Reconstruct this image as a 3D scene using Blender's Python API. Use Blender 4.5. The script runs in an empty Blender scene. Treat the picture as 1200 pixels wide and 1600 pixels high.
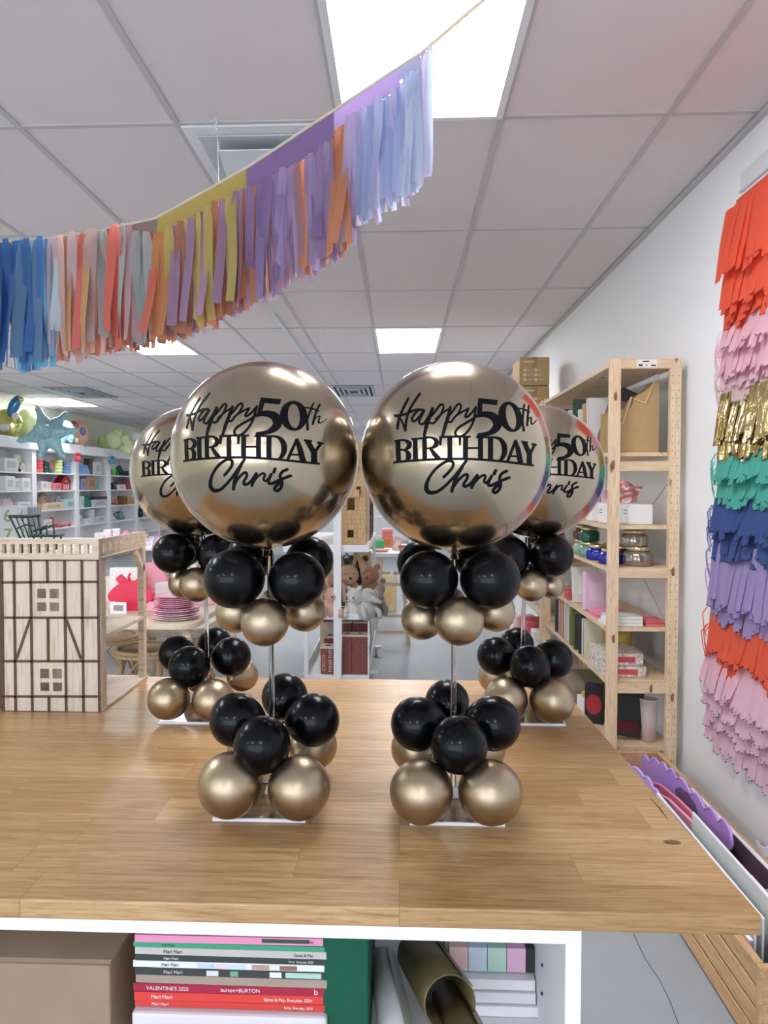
import bpy, math, random
from mathutils import Vector, Matrix, Quaternion, noise
random.seed(7)
PI = math.pi
sc = bpy.context.scene
col = sc.collection
# ------------------------------------------------------------------ camera, world, exposure
F, PX, PY = 1170.0, 575.0, 800.0
CAMZ = 1.42
cam_d = bpy.data.cameras.new('camera'); cam = bpy.data.objects.new('camera', cam_d); col.objects.link(cam)
cam.location = (0, 0, CAMZ)
PITCH = math.atan(40 / F); YAW = math.atan(50 / F)
cam.rotation_euler = (PI/2 - PITCH, 0, YAW)
cam_d.sensor_fit = 'VERTICAL'; cam_d.sensor_height = 24; cam_d.lens = 24 * F / 1600
cam_d.shift_x = (600 - PX) / 1600; cam_d.clip_start = .02; cam_d.clip_end = 100
sc.camera = cam
sc.view_settings.view_transform = 'Standard'; sc.view_settings.look = 'None'
sc.view_settings.gamma = 1; sc.view_settings.use_curve_mapping = False
sc.view_settings.exposure = 0.98
PANEL = 8.2
w = bpy.data.worlds.new('world'); sc.world = w; w.use_nodes = True
w.node_tree.nodes['Background'].inputs[0].default_value = (.8, .88, 1, 1)
w.node_tree.nodes['Background'].inputs[1].default_value = 2.4
CR = cam.rotation_euler.to_matrix()
CO = Vector((0, 0, CAMZ))
def ray(px, py): return CR @ Vector(((px - PX) / F, -(py - PY) / F, -1))
def on_z(px, py, z):
    d = ray(px, py); return CO + d * ((z - CAMZ) / d.z)
def on_y(px, py, Y):
    d = ray(px, py); return CO + d * (Y / d.y)
def on_x(px, py, X):
    d = ray(px, py); return CO + d * (X / d.x)
CEIL = CAMZ + 1.35
WT = CAMZ - .5       # top of the worktop
# ------------------------------------------------------------------ materials
M = {}
def s2l(c):
    return tuple(((x/255)/12.92 if x/255 <= .04045 else ((x/255+.055)/1.055)**2.4) for x in c)
def mat(name, rgb, rough=.5, metal=0, coat=0, trans=0, emit=0, bump=0, bscale=60, var=0, sheen=0, alpha=1, ior=1.45, subs=0):
    if name in M: return M[name]
    m = bpy.data.materials.new(name); m.use_nodes = True; nt = m.node_tree; p = nt.nodes['Principled BSDF']
    c = s2l(rgb) + (1,)
    p.inputs['Base Color'].default_value = c; p.inputs['Roughness'].default_value = rough
    p.inputs['Metallic'].default_value = metal; p.inputs['Coat Weight'].default_value = coat
    p.inputs['Coat Roughness'].default_value = .04
    p.inputs['Transmission Weight'].default_value = trans; p.inputs['IOR'].default_value = ior
    p.inputs['Alpha'].default_value = alpha
    p.inputs['Sheen Weight'].default_value = sheen
    if emit:
        p.inputs['Emission Color'].default_value = c; p.inputs['Emission Strength'].default_value = emit
    if var or bump:
        tc = nt.nodes.new('ShaderNodeTexCoord'); n = nt.nodes.new('ShaderNodeTexNoise')
        n.inputs['Scale'].default_value = bscale; n.inputs['Detail'].default_value = 4
        nt.links.new(tc.outputs['Object'], n.inputs['Vector'])
        if var:
            r = nt.nodes.new('ShaderNodeValToRGB')
            r.color_ramp.elements[0].position = .3; r.color_ramp.elements[1].position = .7
            r.color_ramp.elements[0].color = tuple(x*(1-var) for x in c[:3]) + (1,)
            r.color_ramp.elements[1].color = tuple(min(1, x*(1+var*.6)) for x in c[:3]) + (1,)
            nt.links.new(n.outputs['Fac'], r.inputs[0]); nt.links.new(r.outputs[0], p.inputs['Base Color'])
        if bump:
            b = nt.nodes.new('ShaderNodeBump'); b.inputs['Strength'].default_value = bump; b.inputs['Distance'].default_value = .004
            nt.links.new(n.outputs['Fac'], b.inputs['Height']); nt.links.new(b.outputs[0], p.inputs['Normal'])
    M[name] = m; return m
def wood(name, c1, c2, axis=0, scale=6, rough=.45, knots=False, stretch=14, staves=None):
    """grain running along axis; staves = (length, width) for a block-glued top"""
    m = bpy.data.materials.new(name); m.use_nodes = True; nt = m.node_tree; p = nt.nodes['Principled BSDF']
    p.inputs['Roughness'].default_value = rough
    L = nt.links.new; N = nt.nodes.new
    tc = N('ShaderNodeTexCoord'); mp = N('ShaderNodeMapping')
    L(tc.outputs['Object'], mp.inputs[0])
    sv = [scale*stretch]*3; sv[axis] = scale
    mp.inputs['Scale'].default_value = sv
    vec = mp.outputs[0]
    if staves:
        br = N('ShaderNodeTexBrick'); br.offset = .37; br.offset_frequency = 3; br.squash = .8; br.squash_frequency = 2
        br.inputs['Scale'].default_value = 1; br.inputs['Brick Width'].default_value = staves[0]; br.inputs['Row Height'].default_value = staves[1]
        br.inputs['Mortar Size'].default_value = .0006; br.inputs['Mortar Smooth'].default_value = .3
        br.inputs['Color1'].default_value = (0, 0, 0, 1); br.inputs['Color2'].default_value = (1, 1, 1, 1); br.inputs['Mortar'].default_value = (.5, .5, .5, 1)
        L(tc.outputs['Object'], br.inputs['Vector'])
        add = N('ShaderNodeVectorMath'); add.operation = 'ADD'; mul = N('ShaderNodeVectorMath'); mul.operation = 'SCALE'; mul.inputs['Scale'].default_value = 37
        L(br.outputs['Color'], mul.inputs[0]); L(mp.outputs[0], add.inputs[0]); L(mul.outputs[0], add.inputs[1]); vec = add.outputs[0]
    n = N('ShaderNodeTexNoise'); n.inputs['Scale'].default_value = 1; n.inputs['Detail'].default_value = 6; n.inputs['Roughness'].default_value = .6; n.inputs['Distortion'].default_value = 1.2
    L(vec, n.inputs['Vector'])
    r = N('ShaderNodeValToRGB'); r.color_ramp.elements[0].position = .32; r.color_ramp.elements[1].position = .66
    r.color_ramp.elements[0].color = s2l(c1) + (1,); r.color_ramp.elements[1].color = s2l(c2) + (1,)
    L(n.outputs['Fac'], r.inputs[0]); out = r.outputs[0]
    # fine dark pores
    n2 = N('ShaderNodeTexNoise'); n2.inputs['Scale'].default_value = 5; n2.inputs['Detail'].default_value = 3
    L(vec, n2.inputs['Vector'])
    r2 = N('ShaderNodeValToRGB'); r2.color_ramp.elements[0].position = .33; r2.color_ramp.elements[0].color = (.72, .66, .6, 1); r2.color_ramp.elements[1].position = .48; r2.color_ramp.elements[1].color = (1, 1, 1, 1)
    L(n2.outputs['Fac'], r2.inputs[0])
    mx = N('ShaderNodeMix'); mx.data_type = 'RGBA'; mx.blend_type = 'MULTIPLY'; mx.inputs[0].default_value = .8
    L(out, mx.inputs[6]); L(r2.outputs[0], mx.inputs[7]); out = mx.outputs[2]
    if staves:
        rb = N('ShaderNodeValToRGB'); rb.color_ramp.elements[0].color = (.74, .68, .60, 1); rb.color_ramp.elements[1].color = (1.0, 1.0, 1.0, 1)
        L(br.outputs['Color'], rb.inputs[0])
        m2 = N('ShaderNodeMix'); m2.data_type = 'RGBA'; m2.blend_type = 'MULTIPLY'; m2.inputs[0].default_value = 1
        L(out, m2.inputs[6]); L(rb.outputs[0], m2.inputs[7])
        m3 = N('ShaderNodeMix'); m3.data_type = 'RGBA'; m3.inputs[7].default_value = s2l((118, 84, 50)) + (1,)
        fm = N('ShaderNodeMath'); fm.operation = 'MULTIPLY'; fm.inputs[1].default_value = .55
        L(br.outputs['Fac'], fm.inputs[0]); L(fm.outputs[0], m3.inputs[0]); L(m2.outputs[2], m3.inputs[6]); out = m3.outputs[2]
    if knots:
        v = N('ShaderNodeTexVoronoi'); v.inputs['Scale'].default_value = 1
        mpv = N('ShaderNodeMapping'); sv = [11]*3; sv[axis] = 4.2; mpv.inputs['Scale'].default_value = sv
        L(tc.outputs['Object'], mpv.inputs[0]); L(mpv.outputs[0], v.inputs['Vector'])
        rk = N('ShaderNodeValToRGB'); rk.color_ramp.elements[0].position = .06; rk.color_ramp.elements[0].color = (.28, .15, .08, 1); rk.color_ramp.elements[1].position = .13; rk.color_ramp.elements[1].color = (1, 1, 1, 1)
        L(v.outputs['Distance'], rk.inputs[0])
        m4 = N('ShaderNodeMix'); m4.data_type = 'RGBA'; m4.blend_type = 'MULTIPLY'; m4.inputs[0].default_value = .9
        L(out, m4.inputs[6]); L(rk.outputs[0], m4.inputs[7]); out = m4.outputs[2]
    L(out, p.inputs['Base Color'])
    b = N('ShaderNodeBump'); b.inputs['Strength'].default_value = .12; b.inputs['Distance'].default_value = .002
    L(n2.outputs['Fac'], b.inputs['Height']); L(b.outputs[0], p.inputs['Normal'])
    M[name] = m; return m
OAK = wood('oak_block', (180, 140, 94), (214, 178, 130), 0, 5.5, .32, staves=(.46, .078), stretch=15)
PINE = wood('pine', (222, 190, 152), (238, 213, 180), 2, 3, .55, knots=True)
PINEX = wood('pine_lengthwise', (222, 190, 152), (238, 213, 180), 1, 3, .55, knots=True)
PINEW = wood('pine_crosswise', (216, 184, 145), (235, 208, 172), 0, 3, .55, knots=True)
PLY = wood('plywood', (216, 200, 182), (226, 211, 194), 2, 2.2, .6)
CRATE = wood('crate_wood', (196, 152, 104), (220, 180, 134), 1, 3, .5)
BEECH = wood('beech', (212, 192, 168), (226, 208, 186), 0, 2.5, .45)
WHITE = mat('white_paint', (246, 246, 248), .45)
WHITEM = mat('white_metal', (236, 238, 242), .35)
CARD = mat('cardboard', (158, 134, 112), .75, var=.06, bscale=20)
KRAFT = mat('kraft', (190, 158, 112), .7, var=.05, bscale=25)
BLACK = mat('black_vinyl', (8, 9, 13), .5); BLACK.node_tree.nodes['Principled BSDF'].inputs['Specular IOR Level'].default_value = .15
def paint(rgb, rough=.55, **k):
    return mat('paint_%d_%d_%d_%d' % (rgb[0], rgb[1], rgb[2], int(rough*100)), rgb, rough, **k)
CLEAR = mat('clear_acrylic', (250, 250, 252), .03, trans=1, ior=1.25)
def fabric(name, rgb):
    if name in M: return M[name]
    g = sum(rgb)/3; k_ = 0 if name.startswith('tis') else .24; rgb = tuple(v*(1-k_)+g*k_ for v in rgb)
    m = mat(name, rgb, .75, sheen=.2); nt = m.node_tree; p = nt.nodes['Principled BSDF']
    out = nt.nodes['Material Output']; t = nt.nodes.new('ShaderNodeBsdfTranslucent'); t.inputs[0].default_value = s2l(rgb) + (1,)
    mx = nt.nodes.new('ShaderNodeMixShader'); mx.inputs[0].default_value = .5
    nt.links.new(p.outputs[0], mx.inputs[1]); nt.links.new(t.outputs[0], mx.inputs[2]); nt.links.new(mx.outputs[0], out.inputs[0])
    return m
# ------------------------------------------------------------------ mesh builder
class MB:
    def __init__(s): s.v = []; s.f = []; s.sm = []
    def add(s, vs, fs, smooth=False):
        n = len(s.v); s.v += [Vector(v) for v in vs]
        for f in fs: s.f.append([i+n for i in f]); s.sm.append(smooth)
        return s
    def hexa(s, P, smooth=False):   # 8 corners: bottom 4 ccw, top 4 ccw
        return s.add(P, [(3,2,1,0),(4,5,6,7),(0,1,5,4),(1,2,6,5),(2,3,7,6),(3,0,4,7)], smooth)
    def box(s, x0, x1, y0, y1, z0, z1):
        x0,x1 = sorted((x0,x1)); y0,y1 = sorted((y0,y1)); z0,z1 = sorted((z0,z1))
        return s.hexa([(x0,y0,z0),(x1,y0,z0),(x1,y1,z0),(x0,y1,z0),(x0,y0,z1),(x1,y0,z1),(x1,y1,z1),(x0,y1,z1)])
    def bar(s, a, b, w, h, up=(0,0,1)):
        a = Vector(a); b = Vector(b); d = (b-a).normalized(); u = Vector(up)
        if abs(d.dot(u)) > .98: u = Vector((0,1,0))
        r = d.cross(u).normalized(); u = r.cross(d).normalized(); r *= w/2; u *= h/2
        return s.hexa([a-r-u, a+r-u, b+r-u, b-r-u, a-r+u, a+r+u, b+r+u, b-r+u])
    def tube(s, pts, r, n=8, caps=True):
        pts = [Vector(p) for p in pts]; k = len(pts); rs = r if isinstance(r, (list, tuple)) else [r]*k
        vs = []; prev = None
        for i, p in enumerate(pts):
            d = (pts[min(i+1,k-1)] - pts[max(i-1,0)]).normalized()
            if prev is None:
                a = Vector((0,0,1)) if abs(d.z) < .9 else Vector((1,0,0)); u = d.cross(a).normalized()
            else:
                u = (prev - d*prev.dot(d)).normalized()
            prev = u; w_ = d.cross(u)
            for j in range(n):
                t = 2*PI*j/n; vs.append(p + (u*math.cos(t) + w_*math.sin(t))*rs[i])
        fs = [(i*n+j, i*n+(j+1)%n, (i+1)*n+(j+1)%n, (i+1)*n+j) for i in range(k-1) for j in range(n)]
        s.add(vs, fs, True)
        if caps:
            m = len(s.v) - k*n
            s.f.append([m+j for j in range(n)][::-1]); s.sm.append(False)
            s.f.append([m+(k-1)*n+j for j in range(n)]); s.sm.append(False)
        return s
    def lathe(s, prof, c=(0,0,0), n=24, sx=1, sy=1, smooth=True, flute=0, nf=12):
        vs = []
        for (r, z) in prof:
            for j in range(n):
                t = 2*PI*j/n; rr = r*(1 + flute*math.cos(nf*t))
                vs.append((c[0]+rr*math.cos(t)*sx, c[1]+rr*math.sin(t)*sy, c[2]+z))
        k = len(prof)
        fs = [(i*n+j, i*n+(j+1)%n, (i+1)*n+(j+1)%n, (i+1)*n+j) for i in range(k-1) for j in range(n)]
        s.add(vs, fs, smooth)
        m = len(s.v) - k*n
        s.f.append([m+j for j in range(n)][::-1]); s.sm.append(False)
        s.f.append([m+(k-1)*n+j for j in range(n)]); s.sm.append(False)
        return s
    def ball(s, c, r, n=16, sx=1, sy=1, sz=1):
        k = n//2
        prof = [(max(1e-4, r*math.sin(PI*i/k)), -r*sz*math.cos(PI*i/k)) for i in range(k+1)]
        return s.lathe(prof, c, n, sx, sy)
    def ngon(s, pts, t):   # closed outline of 3d points, extruded by vector t
        n = len(pts); t = Vector(t); pts = [Vector(p) for p in pts]
        return s.add(pts + [p+t for p in pts], [tuple(range(n))[::-1], tuple(range(n, 2*n))] + [(i, (i+1)%n, n+(i+1)%n, n+i) for i in range(n)])
    def build(s, name, m, parent=None, world=False, bevel=0, seg=2):
        off = Vector((0,0,0))
        if world and parent is not None:
            q = parent
            while q is not None: off += q.location; q = q.parent
        me = bpy.data.meshes.new(name); me.from_pydata([v-off for v in s.v], [], s.f)
        for p, k in zip(me.polygons, s.sm): p.use_smooth = k
        me.materials.append(m); me.update()
        o = bpy.data.objects.new(name, me); col.objects.link(o)
        if parent is not None: o.parent = parent
        if bevel:
            b = o.modifiers.new('bevel', 'BEVEL'); b.width = bevel; b.segments = seg; b.limit_method = 'ANGLE'
            b.angle_limit = math.radians(40)
        return o
def tag(o, label=None, cat=None, group=None, kind=None):
    if label: o['label'] = label
    if cat: o['category'] = cat
    if group: o['group'] = group
    if kind: o['kind'] = kind
    return o
def thing(name, label, cat, loc=(0,0,0), rz=0, group=None):
    o = bpy.data.objects.new(name, None); col.objects.link(o); o.location = loc; o.rotation_euler = (0,0,rz)
    o.empty_display_size = .05
    return tag(o, label, cat, group)
def struct(o): o['kind'] = 'structure'; return o
FONT = None
def text(s, size, loc, rot, m, parent, name='lettering', depth=.0003, align='LEFT', sx=1, bold=0):
    c = bpy.data.curves.new('t', 'FONT'); c.body = s; c.size = size; c.extrude = depth; c.align_x = align; c.offset = bold
    o = bpy.data.objects.new('t', c); col.objects.link(o); bpy.context.view_layer.update()
    me = bpy.data.meshes.new_from_object(o.evaluated_get(bpy.context.evaluated_depsgraph_get()))
    bpy.data.objects.remove(o)
    me.transform(Matrix.Diagonal((sx,1,1,1))); me.materials.clear(); me.materials.append(m)
    q = bpy.data.objects.new(name, me); col.objects.link(q); q.location = loc; q.rotation_euler = rot; q.parent = parent
    return q
def clone(root, loc, rz=None, label=None, group=None):
    r = root.copy(); col.objects.link(r); r.location = loc
    if rz is not None: r.rotation_euler = (0,0,rz)
    if label: r['label'] = label
    if group: r['group'] = group
    for ch in list(root.children):
        c = ch.copy(); col.objects.link(c); c.parent = r
        for g in list(ch.children):
            d = g.copy(); col.objects.link(d); d.parent = c
    return r
# ------------------------------------------------------------------ room shell
X0, X1, Y0, Y1 = -6.05, 1.31, -4.2, 19.6
wallm = mat('wall_paint', (246, 247, 250), .6, bump=.05, bscale=90)
wallL = mat('wall_paint_cream', (238, 240, 222), .6)
floorm = mat('grey_floor', (162, 168, 174), .42, bump=.03, bscale=8, var=.05)
ceilm = mat('ceiling_tile', (230, 224, 226), .85, bump=.15, bscale=220, var=.015)
gridm = mat('ceiling_grid_bar', (200, 197, 199), .6)
b = MB(); b.box(X0-.1, X1+.1, Y0-.1, Y1+.1, -.1, 0); struct(b.build('floor', floorm))
b = MB(); b.box(X0-.1, X1+.1, Y0-.1, Y1+.1, CEIL, CEIL+.1); struct(b.build('ceiling', ceilm))
b = MB(); b.box(X0-.1, X0, Y0, Y1, 0, CEIL); struct(b.build('wall_left', wallL))
b = MB(); b.box(X1, X1+.1, Y0, Y1, 0, CEIL); struct(b.build('wall_right', wallm))
b = MB(); b.box(X0, X1, Y1, Y1+.1, 0, CEIL); struct(b.build('wall_back', wallm))
b = MB(); b.box(X0, X1, Y0-.1, Y0, 0, .35); b.box(X0, X1, Y0-.1, Y0, 2.55, CEIL); b.box(X0, X0+.3, Y0-.1, Y0, .35, 2.55); b.box(X1-.3, X1, Y0-.1, Y0, .35, 2.55)  # opening added in the unseen wall so sky light brightens the ceiling
struct(b.build('wall_front', mat('wall_front_paint', (226, 220, 216), .6)))
b = MB(); nx = 5; ww = (X1-.3-X0-.3)/nx
for k in range(nx+1):
    x = X0+.3+k*ww; b.box(x-.03, x+.03, Y0-.07, Y0-.01, .35, 2.55)
b.box(X0+.3, X1-.3, Y0-.07, Y0-.01, .35, .42); b.box(X0+.3, X1-.3, Y0-.07, Y0-.01, 2.48, 2.55)
struct(b.build('added_window_1', mat('added_window_frame', (120, 122, 126), .4)))  # unseen shopfront window, added to fill the room with light
pl = bpy.data.lights.new('added_light_portal', 'AREA'); pl.shape = 'RECTANGLE'; pl.size = X1-X0-.6; pl.size_y = 2.2; pl.cycles.is_portal = True  # portal guiding the fill light through the added window
po = bpy.data.objects.new('added_light_portal', pl); col.objects.link(po); po.location = ((X0+X1)/2, Y0-.12, 1.45); po.rotation_euler = (-PI/2, 0, PI)
LX = [.37 - .6*k for k in range(-1, 11)]; LY = [2.8 + 1.2*k for k in range(-6, 14)]
b = MB()
for x in LX: b.box(x-.012, x+.012, Y0, Y1, CEIL-.006, CEIL+.001)
for y in LY: b.box(X0, X1, y-.012, y+.012, CEIL-.0055, CEIL+.001)
struct(b.build('trim_1', gridm))
b = MB(); b.box(X1-.022, X1, Y0, Y1, CEIL-.022, CEIL-.006); struct(b.build('trim_2', gridm))
# floor crack line
b = MB()
pts = [on_z(990,1460,.0008), on_z(1008,1498,.0008), on_z(1030,1530,.0008), on_z(1045,1560,.0008), on_z(1062,1605,.0008)]
b.tube(pts, .0012, 4); struct(b.build('trim_3', mat('floor_crack', (92, 96, 100), .8)))
# ceiling lights
lampm = mat('light_diffuser', (252, 253, 255), .5, emit=PANEL)
def ceiling_light(x, y, label, grp='recessed ceiling light panels'):
    t = thing('ceiling_light', label, 'ceiling light', (x+.3, y+.6, CEIL-.006), 0, grp)
    m = MB()
    for a in ((-.3,.3,-.6,-.575), (-.3,.3,.575,.6), (-.3,-.275,-.575,.575), (.275,.3,-.575,.575)): m.box(a[0],a[1],a[2],a[3],-.006,.002)
    m.build('frame', WHITEM, t)
    m = MB(); m.box(-.275,.275,-.575,.575,-.003,.001); m.build('diffuser', lampm, t)
ceiling_light(-.23, 1.6, 'large glowing ceiling light panel overhead behind the ribbon garland')
ceiling_light(-.23, 6.4, 'glowing ceiling light panel above the gap between the two front orb balloons')
ceiling_light(-2.63, 6.4, 'ceiling light panel partly hidden behind the hanging ribbon garland')
ceiling_light(-5.63, 11.2, 'ceiling light panel at far left beside the wall bookcases')
far = 'far ceiling light panel hidden behind the orb balloons'
ceiling_light(-.23, 11.2, 'far ceiling light panel in the slot between the two front orbs')
for (x, y) in ((-2.63, 11.2), (-.23, 16), (-2.63, 16)): ceiling_light(x, y, far)
beh = 'ceiling light panel on the near side of the room above the counter front'
for (x, y) in ((-.23, -3.2), (-2.63, -3.2), (-5.03, -3.2), (-2.63, 1.6), (-5.03, 1.6), (-5.03, 6.4)): ceiling_light(x, y, beh)
# ceiling vents
slatm = mat('vent_grey', (196, 200, 206), .4); darkm = mat('vent_dark', (52, 54, 60), .8)
def vent(x, y, label, bxs=.6, bys=1.2, style=0):
    t = thing('ceiling_vent', label, 'air vent', (x+bxs/2, y+bys/2, CEIL-.006), 0, None)
    m = MB(); m.box(-bxs/2+.01, bxs/2-.01, -bys/2+.01, bys/2-.01, -.004, .002); m.build('backing', darkm if style == 0 else slatm, t)
    n = 4
    for k in range(n):
        f = 1 - k*.22; hx, hy = bxs/2*f-.012, bys/2*f-.012; e = .03
        m = MB()
        z0, z1 = -.012-.003*k, -.004
        for a in ((-hx,hx,-hy,-hy+e), (-hx,hx,hy-e,hy), (-hx,-hx+e,-hy+e,hy-e), (hx-e,hx,-hy+e,hy-e)): m.box(*a, z0, z1)
        m.build('louvre', slatm, t)
    return t
vent(-4.85, 10.0, 'grey square louvred air vent in the ceiling at far left above the balloons')
vent(-.95, 10.0, 'louvred air vent in the ceiling between the two front orb balloons')
t = thing('ceiling_diffuser', 'white ceiling air diffuser with a hanging deflector panel behind the garland', 'air vent', (-.53, 3.15, CEIL-.006))
m = MB(); m.box(-.29,.29,-.34,.3,-.006,.002); m.build('frame', WHITEM, t)
m = MB(); m.ngon([(-.24,-.28,-.008),(.24,-.28,-.008),(.24,.2,-.03),(-.24,.2,-.03)], (0,0,-.006)); m.build('backing_plate', slatm, t)
m = MB(); m.ngon([(-.17,-.25,-.05),(.22,-.25,-.05),(.24,.12,-.075),(-.2,.12,-.075)], (0,0,-.004)); m.build('deflector_panel', mat('deflector', (222,232,240), .2), t)
for sx in (-.17, .2):
    m = MB(); m.tube([(sx,-.24,-.046),(sx,-.25,-.007)], .004, 6); m.build('bracket', slatm, t)
# raceway and hooks
o = MB().bar((-.98, 5.8, CEIL-.016), (-.98, 13, CEIL-.016), .022, .02).build('ceiling_conduit', mat('conduit', (222, 232, 244), .4))
tag(o, 'thin pale blue cable conduit running along the ceiling away from the garland', 'conduit')
for i, (px, py0, py1, Y) in enumerate(((337, 208, 330, 2.75), (396, 470, 556, 5.0), (505, 552, 596, 6.6))):
    a = on_y(px, py0, Y); a.z = CEIL-.005 if i else CEIL-.005
    t = thing('ceiling_hook', ['white wire hook and thread hanging from the ceiling beside the diffuser', 'thin thread hanging from the ceiling above the front left orb', 'short thread hanging from the ceiling near the blue conduit'][i], 'hook', a)
    bb = on_y(px+6, py1, Y)
    m = MB(); m.tube([(0,0,0),(.004,0,-.02),(-.006,0,-.035),(.006,0,-.045)], .0022, 6); m.build('hook', WHITEM, t)
    m = MB(); m.tube([(.006,0,-.045), bb - a], .0012, 5); m.build('thread', WHITEM, t)
# ------------------------------------------------------------------ counter
cfl = on_z(-420, 1397, WT); cfr = on_z(1191, 1431, WT); cbr = on_z(876, 1064, WT); cbl = on_z(-150, 1055, WT)
def lerp(a, b_, t): return a + (b_-a)*t
fl0 = on_z(0, 1404, WT); cfl = lerp(cfr, fl0, 1.6)
b0 = on_z(245, 1057, WT); b1 = on_z(751, 1063, WT); cbr = lerp(b0, b1, (.403-b0.x)/(b1.x-b0.x)); cbl = lerp(b0, b1, (-1.03-b0.x)/(b1.x-b0.x))
ct = .0245
m = MB(); dz = Vector((0,0,-ct))
m.hexa([cfl+dz, cfr+dz, cbr+dz, cbl+dz, cfl, cfr, cbr, cbl])
top = m.build('wooden_worktop', OAK, None, bevel=.0025)
tag(top, 'wide oak butcher block counter top under the balloon centerpieces', 'counter top')
kn = on_z(1050, 1316, WT)
m = MB(); m.lathe([(.0105,.00002),(.0075,.00018),(.004,.00025),(.0001,.0003)], (kn.x, kn.y, WT), 14, 1.15, .7)
m.build('knot', mat('oak_knot', (120, 88, 58), .5, var=.5, bscale=260), top)
m = MB(); k1 = on_z(1016, 1248, WT); k2 = on_z(1043, 1280, WT)
m.tube([k1+Vector((0,0,.0001)), lerp(k1,k2,.5)+Vector((.002,0,.0001)), k2+Vector((0,0,.0001))], [.0005,.0012,.0005], 6)
m.build('grain_split', mat('oak_split', (92, 62, 38), .6), top)
# shelf unit under the worktop
UT = WT-ct; UF = on_z(500, 1466, UT-.0215).y; UB = UF+.39; UR = on_y(908, 1520, UF).x
t = thing('white_shelf_unit', 'white open shelf unit carrying the wooden counter top', 'shelf unit', (-.4, 1.1, 0))
m = MB(); m.box(-1.0, UR-.019, UF, UB, UT-.0215, UT-.0005); m.build('top_board', WHITE, t, True, .001)
m = MB(); m.box(UR-.019, UR, UF-.001, UB, 0, UT-.0005); m.build('side_panel', WHITE, t, True, .001)
m = MB(); m.box(-1.018, -1.0, UF, UB, 0, UT-.0005); m.build('side_panel', WHITE, t, True, .001)
m = MB(); m.box(-1.0, UR-.019, UF+.002, UB, .645, .66); m.build('shelf', WHITE, t, True, .001)
m = MB(); m.box(-1.0, UR-.019, UF+.002, UB, .10, .118); m.build('shelf', WHITE, t, True, .001)
m = MB(); m.box(-1.0, UR-.019, UB-.006, UB, .118, UT-.018); m.build('back_panel', WHITE, t, True)
for zz in (.72, .76, .80): MB().ball((UR-.0195, 1.02, zz), .0025, 8).build('peg_hole', darkm, t, True)
# support at the back of the counter
t = thing('counter_support', 'plain white back panel holding up the far side of the counter', 'panel', (-.4, 1.75, 0))
m = MB(); m.box(-1.0, .2, 1.74, 1.76, 0, UT-.0005); m.build('panel', WHITE, t, True)
m = MB(); m.box(-.98, .18, 1.735, 1.74, .04, .08); m.build('kick_strip', slatm, t, True)
# ------------------------------------------------------------------ centerpieces
goldb = mat('gold_chrome_latex', (174, 156, 131), .37, 1, coat=.2)
M['gold_chrome_latex'].node_tree.nodes['Principled BSDF'].inputs['Coat Roughness'].default_value = .18
blackb = mat('black_latex', (5, 6, 10), .3, 0, coat=.22)
M['black_latex'].node_tree.nodes['Principled BSDF'].inputs['Specular IOR Level'].default_value = .12
M['black_latex'].node_tree.nodes['Principled BSDF'].inputs['Coat Roughness'].default_value = .10
orbm = mat('gold_orb_foil', (163, 147, 122), .25, 1, coat=1.0)
p_ = orbm.node_tree.nodes['Principled BSDF']; p_.inputs['Coat IOR'].default_value = 1.65; p_.inputs['Coat Roughness'].default_value = .015
def balloon_mesh():
    m = MB(); n = 22; prof = [(.0001,-1.13),(.055,-1.12),(.03,-1.07),(.05,-1.04)]
    for i in range(1, n+1):
        th = PI*i/n; z = -math.cos(th); r = math.sin(th)*(1+.07*z)
        if z < 0: r *= 1-.10*z*z
        prof.append((max(r, .0001 if i == n else .05), z))
    m.lathe(prof, (0,0,0), 32)
    me = bpy.data.meshes.new('balloon'); me.from_pydata(m.v, [], m.f)
    for p in me.polygons: p.use_smooth = True
    return me
bg = balloon_mesh(); bg.materials.append(goldb)
bk = balloon_mesh(); bk.materials.append(blackb)
# lettering traced as strokes (x, y, width) in crop units, then laid on the sphere
Z1 = (600, 600, 140/1200); Z2 = (720, 600, 140/1200); Z3 = (650, 690, 160/1200)
ST = []
def st(z, w_, *pts, curve=True):
    ST.append((z, [(p[0], p[1], p[2] if len(p) > 2 else w_) for p in pts], curve))
HB = len(ST)
st(Z1, 26, (325,190),(255,330),(200,460),(178,600))
st(Z1, 27, (480,128),(395,250),(330,370),(295,500),(285,625))
st(Z1, 26, (150,425,36),(190,421,30),(250,412),(330,385),(400,352),(465,342),(530,350,30))
st(Z1, 24, (160,430),(210,455),(252,530),(280,610))
st(Z1, 26, (535,352),(470,345),(410,400),(376,462),(388,500),(435,478),(490,415),(540,350),(505,420),(472,490),(482,532),(530,530),(585,450),(620,400))
st(Z1, 46, (652,328,40),(605,450),(565,570),(538,695,36))
st(Z1, 26, (600,460),(680,375),(740,292),(780,275),(797,305),(770,385),(715,470),(665,522),(610,520))
st(Z1, 22, (690,470),(740,425),(800,375),(872,335))
st(Z1, 46, (890,315,38),(855,450),(818,570),(785,695,36))
st(Z1, 26, (850,445),(920,365),(970,290),(1012,268),(1032,302),(1000,385),(950,440),(900,505),(860,505))
st(Z1, 22, (930,455),(985,410),(1060,365),(1130,330))
st(Z1, 28, (1130,330),(1108,385),(1088,430),(1118,438),(1175,385),(1228,312))
st(Z1, 32, (1228,312),(1216,410),(1190,520),(1125,630),(1050,695),(985,702),(955,655),(990,592),(1080,532),(1170,480),(1228,430))
H5 = len(ST)
st(Z2, 64, (240,222),(488,249), curve=False)
st(Z2, 64, (264,195),(256,300),(246,430), curve=False)
st(Z2, 50, (212,430,44),(300,405,70),(400,420,92),(468,470,112),(492,540,116),(455,610,95),(370,662,62),(240,682,46))
HT = len(ST)
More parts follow.
